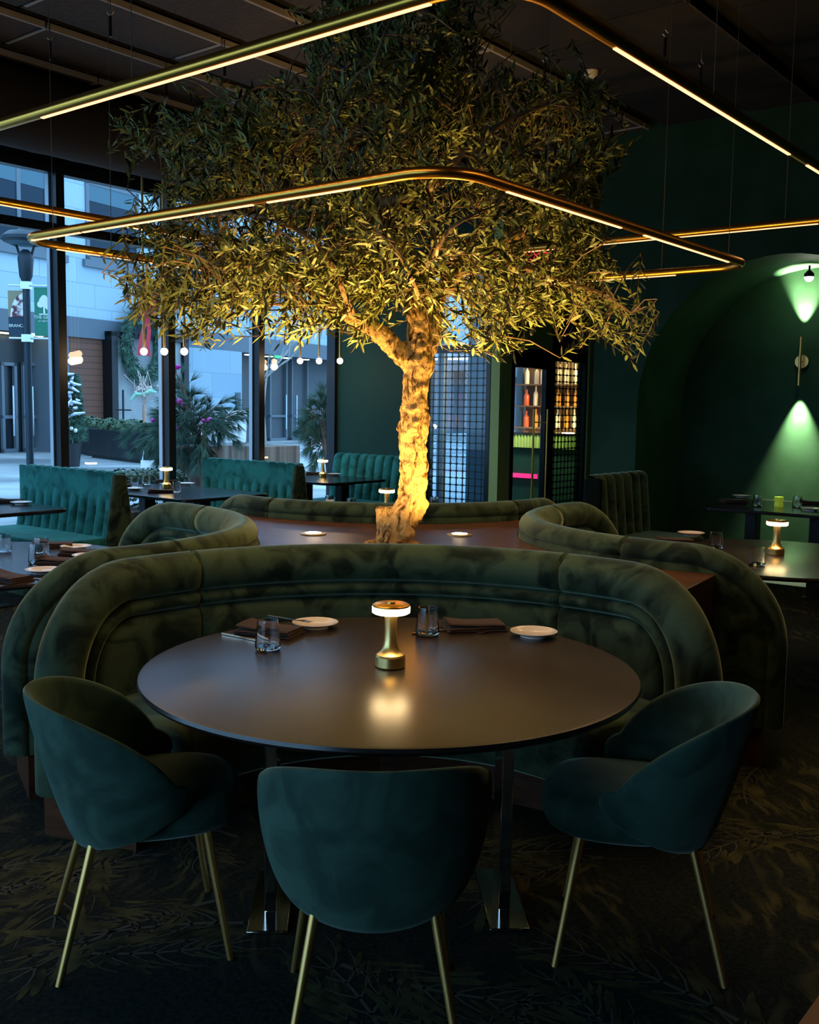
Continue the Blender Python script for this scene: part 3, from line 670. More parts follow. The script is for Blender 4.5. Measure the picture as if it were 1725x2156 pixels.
for px, py, dy in ((512, 862, -.2), (500, 870, .1), (480, 910, -.4), (465, 850, .3), (440, 880, -.5), (430, 930, -.6), (400, 860, -.5), (380, 900, -.6), (365, 950, -.5), (330, 925, -.2), (300, 930, 0), (285, 905, .1), (420, 960, -.6), (455, 905, -.3), (390, 820, 0), (372, 790, 0), (360, 830, .2), (410, 845, .2), (350, 900, -.3), (440, 975, -.5), (385, 980, -.5), (340, 960, -.3), (375, 850, -.3), (360, 870, -.3)):
    q = ay(px, py, PY+dy) - Vector((PP.x, PP.y, 0)); bough(q, (rr.uniform(-.2, .2), rr.uniform(-.2, .1), 1.0), .18 if py > 880 else .05)
mb.obj('needles', 'pine', pn, smooth=False); mbr.obj('bough', 'planter_wood', pn)
for px, py, r in ((361, 846, .045), (428, 886, .03), (442, 886, .05), (374, 905, .06), (378, 845, .04), (386, 852, .035), (369, 915, .04), (322, 885, .03)):
    q = ay(px, py, PY-.55) - Vector((PP.x, PP.y, 0)); MB().sphere(q, r).obj('ornament', 'magenta', pn)
q0 = ay(366, 776, PY-.2) - Vector((PP.x, PP.y, 0)); mb = MB()
for dx, dz in ((-.05, .03), (.05, .02), (0, -.03)): mb.sphere(q0+Vector((dx, 0, dz)), .055, sc3=(1.2, .4, .6)) if False else mb.tube([q0, q0+Vector((dx, -.02, dz)), q0+Vector((dx*2, 0, dz*1.5))], [.01, .04, .012], 8)
mb.obj('bow', 'magenta', pn)
# wooden box planter with bare tree
bA = az(552, 941, .85); bB = az(632, 938, .85)
bt = thing('bare_tree_planter', 'square weathered timber planter with a leafless young tree', 'planter', (bA.x, bA.y, 0), math.atan2(bB.y-bA.y, bB.x-bA.x))
Lb = (bB-bA).length; MB().box(0, Lb, 0, Lb, 0, .85).obj('box', 'planter_wood', bt, bevel=.01)
mb = MB(); rr = random.Random(4)
def grow(p, d, L_, r, dep):
    P = [p]; dd = d.copy()
    for i in range(5): dd = (dd + Vector((rr.gauss(0, .12), rr.gauss(0, .12), rr.gauss(.03, .08)))).normalized(); P.append(P[-1] + dd*L_/5)
    mb.tube(P, [r*(1-.14*i) for i in range(6)], 5 if dep < 2 else 3, cap=False)
    if dep < 4:
        for k in range(4 if dep < 3 else 3):
            i = rr.randint(2, 5); nd = (dd + Vector((rr.gauss(0, .6), rr.gauss(0, .6), rr.uniform(-.1, .5)))).normalized(); grow(P[i], nd, L_*.62, r*.5, dep+1)
grow(Vector((Lb*.6, Lb*.45, .85)), Vector((0, 0, 1)), 1.5, .035, 0); mb.obj('bare_branches', 'birch', bt)
# side pine seen at the last bay
pz = ay(680, 960, 15.5); sp_ = thing('pine_shrub', 'drooping pine shrub at the far window bay beside the green wall', 'shrub', (pz.x, pz.y, 0))
mb = MB(); mbr = MB(); rr = random.Random(31); PY = 15.5
for px, py in ((660, 880), (655, 905), (662, 930), (670, 860), (680, 845), (690, 900), (668, 960), (685, 935), (700, 870), (650, 895)):
    q = ay(px, py, 15.5+rr.uniform(-.3, .3)) - Vector((pz.x, pz.y, 0)); bough(q, (.1, 0, .4), .35)
mb.obj('needles', 'pine', sp_, smooth=False); mbr.obj('bough', 'planter_wood', sp_)
# white round planter, white easel sign, low hedge and timber planter, glowing stand
q = fpt(530, 935, .2); P_ = FQ + FX*(q[0]) + FY*.2
tag(MB().lathe([(1.0, 0), (1.15, .15), (1.2, 1.35), (1.1, 1.35), (1.05, 1.25), (0, 1.25)], 28).obj('white_planter', 'white_paint', None, (P_.x-1.0, P_.y-2.4, 0)), 'large round white planter in front of the recessed shop front', 'planter')
q = az(320, 985, .25); es = thing('floor_sign', 'small white folding sign standing on the paving outside', 'sign', (q.x, q.y, 0), .1)
MB().box(-.22, .22, -.02, .02, .22, .40).obj('board', 'white_paint', es, smooth=False); 
for sx in (-.2, .2): MB().tube([(sx, 0, .0), (sx, 0, .3), (sx+.06, .1, .85)], .011, 6).obj('leg', 'white_paint', es)
q = G(6.80, 9.1); hp = thing('hedge_planter', 'leafy shrub in a low timber planter just outside the window', 'planter', (q.x, q.y, 0), GA)
MB().box(-.45, .55, -.3, .3, 0, .42).obj('box', 'planter_wood', hp, bevel=.01); mb = MB(); rr = random.Random(8)
for k in range(4): plant_clump(mb, Vector((-.25+.2*k, 0, .60)), .25, 420, .06, rr, 1.0)
mb.obj('foliage', 'hedge', hp, smooth=False)
q = az(305, 960, .1); cs = thing('garden_sculpture', 'slim warm lit stand with twigs and a pale bow in front of the stucco wall', 'ornament', (q.x, q.y, 0))
mb = MB(); mb.tube([(0, 0, .5), (0, 0, 1.5)], .05, 10); mb.box(-.35, .35, -.2, .2, .45, .5)
for k in range(9): mb.tube([(-.3+.075*k, -.2, .02), (-.3+.075*k, -.2, .45)], .008, 4)
mb.obj('stand', mat('copper stand', (.55, .3, .2), .5), cs); mb = MB(); rr = random.Random(2)
for k in range(16): mb.tube([(0, 0, 1.5), (rr.gauss(0, .12), rr.gauss(0, .1), 1.8), (rr.gauss(.04, .16), rr.gauss(0, .1), 2.05+rr.random()*.4)], .008, 4)
for k in range(30): mb.sphere((rr.gauss(0, .16), rr.gauss(0, .1), 1.85+rr.gauss(0, .1)), .04, 6, 4)
mb.obj('twigs', mat('pale dried twigs', (.65, .5, .45), .8), cs)
mb = MB(); mb.tube([(-.34, -.1, 1.62), (-.2, -.1, 1.80), (0, -.1, 1.78), (.2, -.1, 1.88), (.36, -.1, 1.84)], [.03, .06, .04, .07, .03], 8); mb.obj('bow', mat('mint bow', (.35, .7, .5), .5), cs)

# ================================================================== BAR SEEN THROUGH THE DOOR
BE = 13.0
br = thing('back_bar', 'bar shelving full of bottles with a glow in their colour seen through the patterned glass', 'shelving', G(BE, 7.5), GA)
mb = MB(); mb.box(0, .4, -1.5, .9, 0, .9); mb.box(.38, .42, -1.5, .9, .9, 2.6)
mb.obj('carcass', 'shelf', br, smooth=False)
for z in (1.28, 1.60, 1.92): MB().box(.05, .4, -1.5, .9, z-.02, z).obj('shelf', 'shelf', br, smooth=False)
MB().box(.05, .09, -1.3, .5, 2.30, 2.33).obj('light_bar', 'lamp_glow', br, smooth=False)
point(br, 'shelf_lamp', (-.3, -.9, 2.35), 200, (1, .7, .4), .1); point(br, 'shelf_lamp', (-.4, -.3, 1.2), 70, (1, .7, .4), .1)
rr = random.Random(12)
def bottle(h, r): return MB().lathe([(r, 0), (r, h*.6), (r*.8, h*.68), (r*.35, h*.76), (r*.33, h), (0, h)], 12)
protos = [(bottle(.27, .036), 'amber', 'amber spirit bottle standing on the back bar'), (bottle(.29, .034), 'clear_spirit', 'clear glass spirit bottle standing on the back bar'), (bottle(.24, .04), 'red_label', 'reddish spirit bottle standing on the back bar')]
firsts = {}
for zi, z in enumerate((.9, 1.28, 1.60, 1.92)):
    for k in range(17):
        b_ = -1.42 + .135*k + rr.uniform(-.02, .02); pi_ = rr.choice([0, 0, 1, 1, 2]) if zi < 3 else 1
        loc = G(BE+.18+rr.uniform(-.04, .04), 7.5+b_, z)
        if pi_ not in firsts: o = protos[pi_][0].obj('spirit_bottle', protos[pi_][1]); firsts[pi_] = o; o.location = loc
        else: o = firsts[pi_].copy(); C.objects.link(o); o.location = loc
        lab = protos[pi_][2].replace('standing on the back bar', ', number %s from the left on the %s' % (['one','two','three','four','five','six','seven','eight','nine','ten','eleven','twelve','thirteen','fourteen','fifteen','sixteen','seventeen'][16-k], ['back bar cabinet top', 'lowest bar shelf', 'middle bar shelf', 'top bar shelf'][zi])).replace(' ,', ',')
        tag(o, lab, 'bottle', 'spirit bottles on the back bar')
bc = thing('bar_counter', 'bar counter with a lit lime fluted front seen through the door', 'counter', G(12.0, 7.4), GA)
MB().box(0, .6, -1.3, 1.0, 0, 1.02).obj('body', 'wall', bc, smooth=False)
mb = MB()
for k in range(46): mb.tube([(-.02, -1.3+.05*k, 1.02), (-.02, -1.3+.05*k, 1.2)], .026, 8)
mb.obj('fluted_front', 'lime', bc); MB().box(-.05, .65, -1.32, 1.02, 1.2, 1.23).obj('worktop', 'tabletop_black', bc, smooth=False)
MB().box(-.03, -.01, -.1, 1.0, .60, .66).obj('light_line', 'pink', bc, smooth=False)
spot(bc, 'counter_lamp', (-.35, 0, 2.0), (0, 0, 1.1), 120, (.95, 1, .6), 120, .6, .1); 
lw = MB().box(11.2, 11.3, 7.3, 7.95, 0, H_CEIL, 0, TG); M['lobby'] = mat('lobby paint', (.10, .17, .22), .5); st(lw.obj('wall_lobby', 'lobby', smooth=False))

# ================================================================== HANGING BRASS LIGHT LOOPS
def loop_light(label, z, a0, a1, b0, b1, r, rc, segs, wires):
    t = thing('linear_light_loop', label, 'pendant light', G((a0+a1)/2, (b0+b1)/2, z), GA)
    ca, cb = (a1-a0)/2, (b1-b0)/2; path = []
    for cx, cy, s in ((ca-rc, cb-rc, 0), (-ca+rc, cb-rc, 1), (-ca+rc, -cb+rc, 2), (ca-rc, -cb+rc, 3)):
        for k in range(11): a = PI/2*(s + k/10); path.append((cx+rc*math.cos(a), cy+rc*math.sin(a), 0))
    # densify straight runs
    P = []
    for i in range(len(path)):
        A = Vector(path[i]); B = Vector(path[(i+1) % len(path)]); n = max(1, int((B-A).length/.3))
        for k in range(n): P.append(A.lerp(B, k/n))
    MB().tube(P, r, 16, closed=True).obj('brass_tube', 'brass_dark', t)
    for side, u0, u1 in segs:     # sides: F = near-left run (a0), R = near-right run (b0), L = far-left run (b1), B = far-right run (a1)
        mb = MB(); hw = r*.30; zz = -r*.93
        o_ = -r*.0
        if side == 'F': mb.box(-ca-hw, -ca+hw, u0-(b0+b1)/2, u1-(b0+b1)/2, zz-.004, zz+.006)
        if side == 'B': mb.box(ca-hw, ca+hw, u0-(b0+b1)/2, u1-(b0+b1)/2, zz-.004, zz+.006)
        if side == 'R': mb.box(u0-(a0+a1)/2, u1-(a0+a1)/2, -cb-hw, -cb+hw, zz-.004, zz+.006)
        if side == 'L': mb.box(u0-(a0+a1)/2, u1-(a0+a1)/2, cb-hw, cb+hw, zz-.004, zz+.006)
        st_ = mb.obj('light_strip', 'strip', t, smooth=False)
        xs = [v[0] for v in mb.v]; ys = [v[1] for v in mb.v]; lx, ly = max(xs)-min(xs), max(ys)-min(ys)
        al = bpy.data.lights.new('strip_lamp', 'AREA'); al.shape = 'RECTANGLE'; al.size = lx; al.size_y = ly; al.energy = STRIP_W*max(lx, ly); al.color = (1, .62, .30); al.spread = math.radians(150)
        ao = bpy.data.objects.new('strip_lamp', al); C.objects.link(ao); ao.parent = t; ao.location = ((max(xs)+min(xs))/2, (max(ys)+min(ys))/2, zz-.006)
    for x, y in wires: MB().tube([(x*ca, y*cb, r), (x*ca, y*cb, H_CEIL-z-.025)], .0016, 5).obj('suspension_wire', 'wire', t)
    return t
kz = .93
loop_light('lower brass tube light loop hanging around the olive tree, all corners in view', 2.34, 2.77, 5.54, 2.06, 4.70, .0205, .20,
    [('F', 3.0, 3.95), ('F', 2.45, 2.92), ('F', 4.15, 4.55), ('F', 3.96, 4.13), ('R', 3.12, 4.0), ('R', 4.22, 5.2), ('L', 3.0, 5.2), ('B', 2.5, 4.3)],
    [(-1, .75), (-1, -.6), (-.55, -1), (.75, -1), (1, -.6), (1, .6), (.5, 1), (-.6, 1)])
loop_light('upper larger brass tube light loop running out of the top of the picture', 2.65, 2.257, 6.10, 1.51, 5.38, .022, .22,
    [('F', 1.75, 3.62), ('F', 3.95, 5.1), ('R', 2.85, 4.42), ('R', 4.65, 5.9), ('L', 2.6, 5.0), ('L', 5.3, 5.8), ('B', 1.9, 3.3), ('B', 3.6, 5.0)],
    [(-1, .8), (-1, -.2), (-.3, -1), (.55, -1), (1, -.7), (1, .3), (.6, 1), (-.4, 1)])

# ================================================================== CURVED BANQUETTES AND TREE COUNTER
R_IN, R_OUT, RM, HB, ZBOT = 1.17, 1.32, 1.245, .965, .18
PROF = [(.30, 1.165), (.26, 1.165), (.236, 1.174), (.222, 1.190), (.216, 1.205), (.210, 1.190), (.200, 1.174), (.185, 1.166), (.170, 1.172), (.160, 1.187), (.154, 1.205), (.148, 1.187), (.135, 1.170), (.11, 1.158), (.08, 1.155), (.05, 1.165), (.028, 1.183), (.012, 1.207), (.002, 1.232), (0, 1.248),
        (.004, 1.266), (.016, 1.290), (.035, 1.308), (.06, 1.318), (.078, 1.316), (.085, 1.305), (.092, 1.316), (.12, 1.32), (.30, 1.32)]
def booth_panel(u0, u1, pinch0, pinch1):
    # outline in (u, z): side, quarter circle, top
    A_ = .44; ue = 1.560
    outl = []   # (u, z, nu, nz) inward normal
    def top(a, b, n): return [(a+(b-a)*i/n, HB, 0, -1) for i in range(n+1)]
    def arcL(): return [(-ue+A_-A_*math.cos(t), HB-A_+A_*math.sin(t), math.cos(t), -math.sin(t)) for t in [PI/2*i/14 for i in range(15)]]
    if u0 <= -ue+1e-6:
        outl += [(-ue, ZBOT+(HB-A_-ZBOT)*i/6, 1, 0) for i in range(6)] + arcL() + top(-ue+A_, u1, 6)[1:]
    elif u1 >= ue-1e-6:
        outl += top(u0, ue-A_, 6)[:-1] + [(-p[0], p[1], -p[2], p[3]) for p in arcL()[::-1]] + [(ue, HB-A_-(HB-A_-ZBOT)*i/6, -1, 0) for i in range(1, 7)]
    else: outl += top(u0, u1, 26)
    mb = MB()
    def pt(u, z, r): ph = u/RM; return (r*math.sin(ph), r*math.cos(ph), z)
    rows = []
    def section(o, pin):
        u, z, nu, nz = o; row = []
        for d, r in PROF:
            r2 = r + (RM-r)*pin; uu = u + nu*d; zz = z + nz*(d + (.02*pin/.2 if d < .05 else 0)); row.append((uu, zz, r2))
        return row
    secs = []
    for i, o in enumerate(outl):
        secs.append(section(o, 0))
    # soften the seam ends
    def shift(o, du): return (o[0]+du, *o[1:])
    if pinch0: secs[0] = section(shift(outl[0], .012), 0); secs.insert(0, section(outl[0], .22))
    if pinch1: secs[-1] = section(shift(outl[-1], -.012), 0); secs.append(section(outl[-1], .22))
    full = []
    for s_ in secs:
        # columns running down to the base on both faces
        (ui, zi, ri), (uo, zo, ro) = s_[0], s_[-1]
        ci = [(ui, zi + (ZBOT-zi)*k/3, ri) for k in (3, 2, 1)]; cc = [(uo, zo + (ZBOT-zo)*k/3, ro) for k in (1, 2, 3)]
        full.append([pt(*p) for p in ci + s_ + cc])
    mb.grid(full)
    return mb
def seat_mb():
    mb = MB(); prof = [(1.19, .18), (.80, .18), (.765, .20), (.75, .25), (.745, .38), (.76, .43), (.80, .455), (.86, .462), (1.19, .462)]
    rows = []; pe = math.radians(66)
    c = (.97, .32)
    for i, ph in enumerate([-pe-.03, -pe-.022, -pe] + [-pe + 2*pe*k/40 for k in range(1, 40)] + [pe, pe+.022, pe+.03]):
        s_ = {0: .86, 1: .95}.get(i, 1.0); s_ = {44: .86, 43: .95}.get(i, s_)
        rows.append([((c[0]+(r-c[0])*s_)*math.sin(ph), (c[0]+(r-c[0])*s_)*math.cos(ph), c[1]+(z-c[1])*s_) for r, z in prof])
    mb.grid(rows); n = len(prof); mb.f.append(tuple(range(n))); mb.mi.append(0); t0 = (len(rows)-1)*n; mb.f.append(tuple(t0+k for k in range(n))[::-1]); mb.mi.append(0)
    return mb
def plinth_mb():
    mb = MB(); A_ = [math.radians(a) for a in (-68, -45, -22, 0, 22, 45, 68)]
    def ring(r): return [(r*math.sin(a), r*math.cos(a)) for a in A_]
    i_, o_ = ring(.93), ring(1.31)
    mb.prism(i_ + o_[::-1], 0, .19); return mb
def make_booth(label, loc, rz):
    t = thing('curved_banquette', label, 'banquette', loc, rz, 'curved velvet banquettes around the tree')
    booth_panel(-1.560, -.815, False, True).obj('end_panel', 'velvet', t, ang=60, fix=True)
    booth_panel(-.815, .815, True, True).obj('back_panel', 'velvet', t, ang=60, fix=True)
    booth_panel(.815, 1.560, True, False).obj('end_panel', 'velvet', t, ang=60, fix=True)
    seat_mb().obj('seat', 'velvet', t, ang=60, fix=True)
    plinth_mb().obj('plinth', 'wood', t, smooth=False, fix=True)
    return t
BC = [((-.05, 3.10), .061, 'dark green velvet curved banquette behind the nearest round table'),
      ((-2.08, 5.0), PI/2*-1, 'green velvet curved banquette on the left, its back towards the tree'),
      ((1.93, 5.58), PI/2, 'green velvet curved banquette on the right, its back towards the tree'),
      ((-.15, 7.46), PI, 'green velvet curved banquette behind the tree, seen from its back')]
def face(i):
    c = BC[i][0]; return [.061, -PI/2+.10, PI/2+.10, PI+.05][i]
b0 = make_booth(BC[0][2], (*BC[0][0], 0), face(0))
for i in (1, 2, 3): dup(b0, (*BC[i][0], 0), face(i), BC[i][2])
# counter around the tree: concave against each banquette, with wedges running out between them
poly = []; 
order = [0, 2, 3, 1]     # anticlockwise seen from above
for i in order:
    c = BC[i][0]; rz = face(i); e = math.radians(58)
    pts = []
    for k in range(15):
        ph = -e + 2*e*k/14; x, y = (R_OUT+.006)*math.sin(ph), (R_OUT+.006)*math.cos(ph)
        pts.append((c[0] + x*math.cos(rz)-y*math.sin(rz), c[1] + x*math.sin(rz)+y*math.cos(rz)))
    poly += pts
def area(p): return sum(p[i][0]*p[(i+1) % len(p)][1]-p[(i+1) % len(p)][0]*p[i][1] for i in range(len(p)))
if area(poly) < 0: poly = poly[::-1]
tc_ = thing('tree_counter', 'red brown timber counter around the olive tree trunk', 'counter', (-.09, 5.25, 0))
MB().prism([(x+.09, y-5.25) for x, y in poly], 0, .845).obj('body', 'wood', tc_, smooth=False, bevel=.004)

# ================================================================== OLIVE TREE
TY = 5.2
def tp_(px, py, dy=0): return ay(px, py, TY+dy)
tree = thing('olive_tree', 'tall leafy olive tree with gnarled uplit trunk rising from the counter', 'tree', (-.09, TY, .845))
TO = Vector((-.09, TY, .845))
mbT = MB()
def limb(mb, pts, rad, seg=16, sub=4, wob=0):
    P = [Vector(p) for p in pts]; Q = []; RR = []
    for i in range(len(P)-1):
        p0 = P[max(i-1, 0)]; p1 = P[i]; p2 = P[i+1]; p3 = P[min(i+2, len(P)-1)]
        for k in range(sub):
            t = k/sub; t2 = t*t; t3 = t2*t
            Q.append(.5*((2*p1) + (-p0+p2)*t + (2*p0-5*p1+4*p2-p3)*t2 + (-p0+3*p1-3*p2+p3)*t3)); RR.append(rad[i]+(rad[i+1]-rad[i])*t)
    Q.append(P[-1]); RR.append(rad[-1])
    if wob: Q = [q + Vector(noise.noise_vector(q*3))*wob for q in Q]
    mb.tube([q-TO for q in Q], RR, seg); return Q
sk = []
limb(mbT, [tp_(826, 1160), tp_(832, 1120), tp_(856, 1080), tp_(869, 1030), tp_(871, 980), tp_(870, 930), tp_(873, 880), tp_(873, 830), tp_(880, 780), tp_(884, 750)],
     [.098, .088, .076, .072, .072, .069, .074, .062, .066, .072], 24, 6)
limb(mbT, [tp_(828, 1145), tp_(812, 1108), tp_(807, 1068)], [.06, .046, .036], 14)                      # cut stub at the foot
limb(mbT, [tp_(870, 1085), tp_(890, 1062), tp_(900, 1052)], [.05, .035, .022], 12)
limb(mbT, [tp_(860, 930), tp_(850, 900), tp_(852, 885)], [.03, .035, .02], 12); limb(mbT, [tp_(880, 905), tp_(898, 888), tp_(903, 876)], [.035, .026, .012], 12)
limb(mbT, [tp_(885, 790), tp_(903, 768), tp_(905, 752)], [.04, .034, .018], 12)
for q, r in ((tp_(868, 905, -.05), .04), (tp_(855, 1120, -.06), .045), (tp_(820, 1150), .05), (tp_(835, 1150, -.03), .07)): mbT.sphere(q-TO, r, 14, 10)
main_ = limb(mbT, [tp_(884, 760), tp_(882, 700), tp_(874, 650), tp_(850, 590), tp_(828, 530), tp_(805, 470), tp_(792, 380, .05), (tp_(800, 280, .1)), tp_(810, 160, .1), tp_(815, 40, .1)],
     [.066, .058, .05, .04, .036, .03, .024, .02, .015, .009], 14)
left_ = limb(mbT, [tp_(866, 765), tp_(835, 735, -.02), tp_(795, 697, -.05), tp_(745, 672, -.1), tp_(690, 640, -.15), tp_(620, 590, -.2), tp_(520, 560, -.25), tp_(420, 560, -.25)],
     [.055, .052, .047, .034, .027, .02, .014, .008], 14)
right_ = limb(mbT, [tp_(892, 755), tp_(910, 710, .02), tp_(916, 650, .04), tp_(940, 600, .08), tp_(1000, 550, .1), tp_(1080, 500, .1), tp_(1180, 470, .1), tp_(1260, 440, .1)],
     [.045, .042, .036, .03, .024, .018, .012, .007], 14)
sk += main_ + left_ + right_
bo = MB()
def extra(start, pts, r0):
    Q = limb(bo, [start] + pts, [r0*(1-.8*i/len(pts)) for i in range(len(pts)+1)], 7); sk.extend(Q)
extra(main_[20], [tp_(760, 420, .3), tp_(640, 330, .5), tp_(500, 280, .4), tp_(330, 270, .2)], .025)
extra(main_[22], [tp_(900, 400, -.3), tp_(1000, 300, -.4), tp_(1120, 230, -.3), tp_(1250, 200, -.1)], .025)
extra(left_[12], [tp_(700, 560, -.5), tp_(620, 480, -.6), tp_(480, 450, -.4), tp_(330, 480, -.2)], .02)
extra(right_[10], [tp_(1010, 480, .5), tp_(1120, 400, .6), tp_(1250, 330, .3)], .02)
extra(right_[14], [tp_(1080, 560, -.3), tp_(1180, 590, -.3), tp_(1270, 620, -.2), tp_(1330, 660, -.2)], .018)
extra(main_[26], [tp_(720, 300, -.3), tp_(660, 200, -.3), tp_(600, 190, -.2)], .015)
extra(main_[28], [tp_(900, 200, .3), tp_(960, 100, .3), tp_(960, 0, .2)], .015)
extra(main_[14], [tp_(800, 560, .5), tp_(700, 480, .8), tp_(560, 430, .8)], .02)
extra(main_[12], [tp_(900, 560, -.5), tp_(950, 480, -.8), tp_(1050, 430, -.7)], .018)
extra(left_[16], [tp_(640, 640, .2), tp_(540, 640, .4), tp_(400, 630, .2), tp_(300, 610, 0)], .014)
extra(main_[10], [tp_(880, 620, -.4), tp_(830, 520, -.8), tp_(760, 470, -.9)], .016)
# crown silhouette (front view) that the twigs fill in depth
SIL = [(232, 250), (330, 225), (420, 215), (480, 195), (560, 165), (640, 150), (655, 70), (690, 30), (680, -20), (720, -90), (960, -90), (990, 20), (1010, 110), (1100, 150), (1200, 150), (1285, 155), (1330, 210), (1250, 255), (1345, 300), (1275, 350), (1235, 400), (1285, 500), (1310, 560), (1255, 592), (1330, 640), (1378, 680), (1335, 750), (1290, 710), (1240, 665), (1135, 685), (1050, 755), (985, 720), (930, 700), (890, 640), (820, 650), (745, 715), (700, 680), (640, 715), (560, 700), (480, 680), (430, 722), (365, 690), (262, 650), (250, 565), (320, 545), (240, 512), (285, 470), (335, 450), (300, 405), (395, 365), (345, 330), (335, 290), (245, 275)]
SILa = np.array(SIL, float)
def inside(p):
    x, y = p; c = False; n = len(SIL); j = n-1
    for i in range(n):
        xi, yi = SIL[i]; xj, yj = SIL[j]
        if (yi > y) != (yj > y) and x < (xj-xi)*(y-yi)/(yj-yi)+xi: c = not c
        j = i
    return c
def edged(p):
    P = np.array(p, float); A = SILa; B = np.roll(SILa, -1, 0); d = B-A; t = np.clip(((P-A)*d).sum(1)/(d*d).sum(1), 0, 1); q = A+d*t[:, None]; return float(np.sqrt(((P-q)**2).sum(1)).min())
tips = []
rr = random.Random(77)
while len(tips) < 1450:
    p = (rr.uniform(225, 1385), rr.uniform(-90, 760))
    if not inside(p): continue
    ed = edged(p)
    hd = 1.12*math.sqrt(min(1, ed/270)); 
    u = rr.uniform(-1, 1); u = math.copysign(abs(u)**.7, u)
    if p[1] > 640 and rr.random() < .15: continue
    q_ = ay(p[0], p[1], TY + u*hd)
    if ed > 45 and noise.noise(q_*2.6) < -.12: continue
    tips.append((q_, ed))
skA = np.array([tuple(q) for q in sk]); 
# secondary branches
for _ in range(90):
    q, ed = rr.choice(tips)
    if ed < 35: continue
    dd = ((skA-np.array(tuple(q)))**2).sum(1); k = int(dd.argmin()); s_ = Vector(skA[k])
    if dd[k] < .02: continue
    mid = s_.lerp(q, .5) + Vector((0, 0, .06)); Q = limb(bo, [s_, mid, q], [.009, .006, .003], 5, 3); skA = np.vstack([skA, np.array([tuple(x) for x in Q])])
lv = MB(); LVv = []; LVf = []
tw = bo
axis0 = Vector((-.05, TY, 2.2))
for q, ed in tips:
    d = (q-axis0); d.z *= .6; d = d.normalized()*.8 + Vector((rr.gauss(0, .55), rr.gauss(0, .55), rr.gauss(.12, .45)))
    if q.z < 2.15: d.z -= .55
    d.normalize(); L_ = rr.uniform(.20, .36); base = q - d*L_
    dd = ((skA-np.array(tuple(base)))**2).sum(1); k = int(dd.argmin()); s_ = Vector(skA[k])
    if .0025 < dd[k] < .30: tw.tube([s_-TO, s_.lerp(base, .5)+Vector((0, 0, .03))-TO, base-TO], [.004, .003, .0025], 4, cap=False)
    # twig
    sag = Vector((0, 0, -.05 if q.z < 2.3 else -.01)); pts = [base + d*L_*t + sag*t*t for t in (0, .33, .66, 1)]
    tw.tube([p-TO for p in pts], [.0025, .002, .0015, .001], 3, cap=False)
    side = d.cross(Vector((rr.gauss(0, 1), rr.gauss(0, 1), rr.gauss(0, 1)))).normalized(); side2 = d.cross(side)
    n = int(L_/.024)
    for i in range(n+1):
        t = (i+.5)/(n+1); P = base + d*L_*t + sag*t*t
        a = i*PI/2 + rr.gauss(0, .3); ax = side*math.cos(a) + side2*math.sin(a)
        for sgn in ((-1, 1) if i < n else (1,)):
            ld = (ax*sgn*.8 + d*(.75 if i < n else 3) + Vector((rr.gauss(0, .18), rr.gauss(0, .18), rr.gauss(0, .18)))).normalized()
            ll = rr.uniform(.046, .076); wd = ll*rr.uniform(.078, .112); wv_n = ld.cross(Vector((rr.gauss(0, .6), rr.gauss(0, .6), 1))).normalized()
            nn = wv_n.cross(ld); k0 = len(LVv); b_ = P - TO; cv = nn*ll*rr.uniform(-.12, .12)
            LVv += [tuple(b_), tuple(b_+ld*ll*.3-wv_n*wd+cv*.6), tuple(b_+ld*ll*.3+wv_n*wd+cv*.6), tuple(b_+ld*ll*.7-wv_n*wd*.85+cv*.7), tuple(b_+ld*ll*.7+wv_n*wd*.85+cv*.7), tuple(b_+ld*ll)]
            LVf += [(k0, k0+2, k0+1), (k0+1, k0+2, k0+4, k0+3), (k0+3, k0+4, k0+5)]
lv.v = LVv; lv.f = LVf; lv.mi = [0]*len(LVf)
lv.obj('foliage', 'leaf', tree, smooth=False); bo.v = [tuple(Vector(v)) for v in bo.v]
bo.obj('branches', 'branch', tree)
tk = mbT.obj('trunk', 'bark', tree)
rm = tk.modifiers.new('fuse', 'REMESH'); rm.mode = 'VOXEL'; rm.voxel_size = .009; rm.use_smooth_shade = True
tx = bpy.data.textures.new('bark_relief', 'CLOUDS'); tx.noise_scale = .055; tx.noise_depth = 4
dm = tk.modifiers.new('relief', 'DISPLACE'); dm.texture = tx; dm.strength = .030; dm.mid_level = .5; dm.texture_coords = 'LOCAL'
tx2 = bpy.data.textures.new('bark_relief_fine', 'VORONOI'); tx2.noise_scale = .03
dm2 = tk.modifiers.new('relief_fine', 'DISPLACE'); dm2.texture = tx2; dm2.strength = .014; dm2.mid_level = .5; dm2.texture_coords = 'LOCAL'
for px, py in ((331, 682), (337, 684), (271, 622), (1030, 690), (1120, 700), (1100, 735), (1262, 690), (1180, 712), (355, 635)):
    MB().sphere(ay(px, py, TY-.1)-TO, .011, 10, 8, sc3=(1, 1, 1.4)).obj('olive_fruit', 'olive', tree)
mb = MB(); rr = random.Random(1)
for k in range(14): a = 2*PI*k/14; mb.sphere((.12*math.cos(a), .12*math.sin(a), 0), .03, 8, 5, sc3=(1, 1, .6))
mb.obj('root_collar', 'bark', tree)

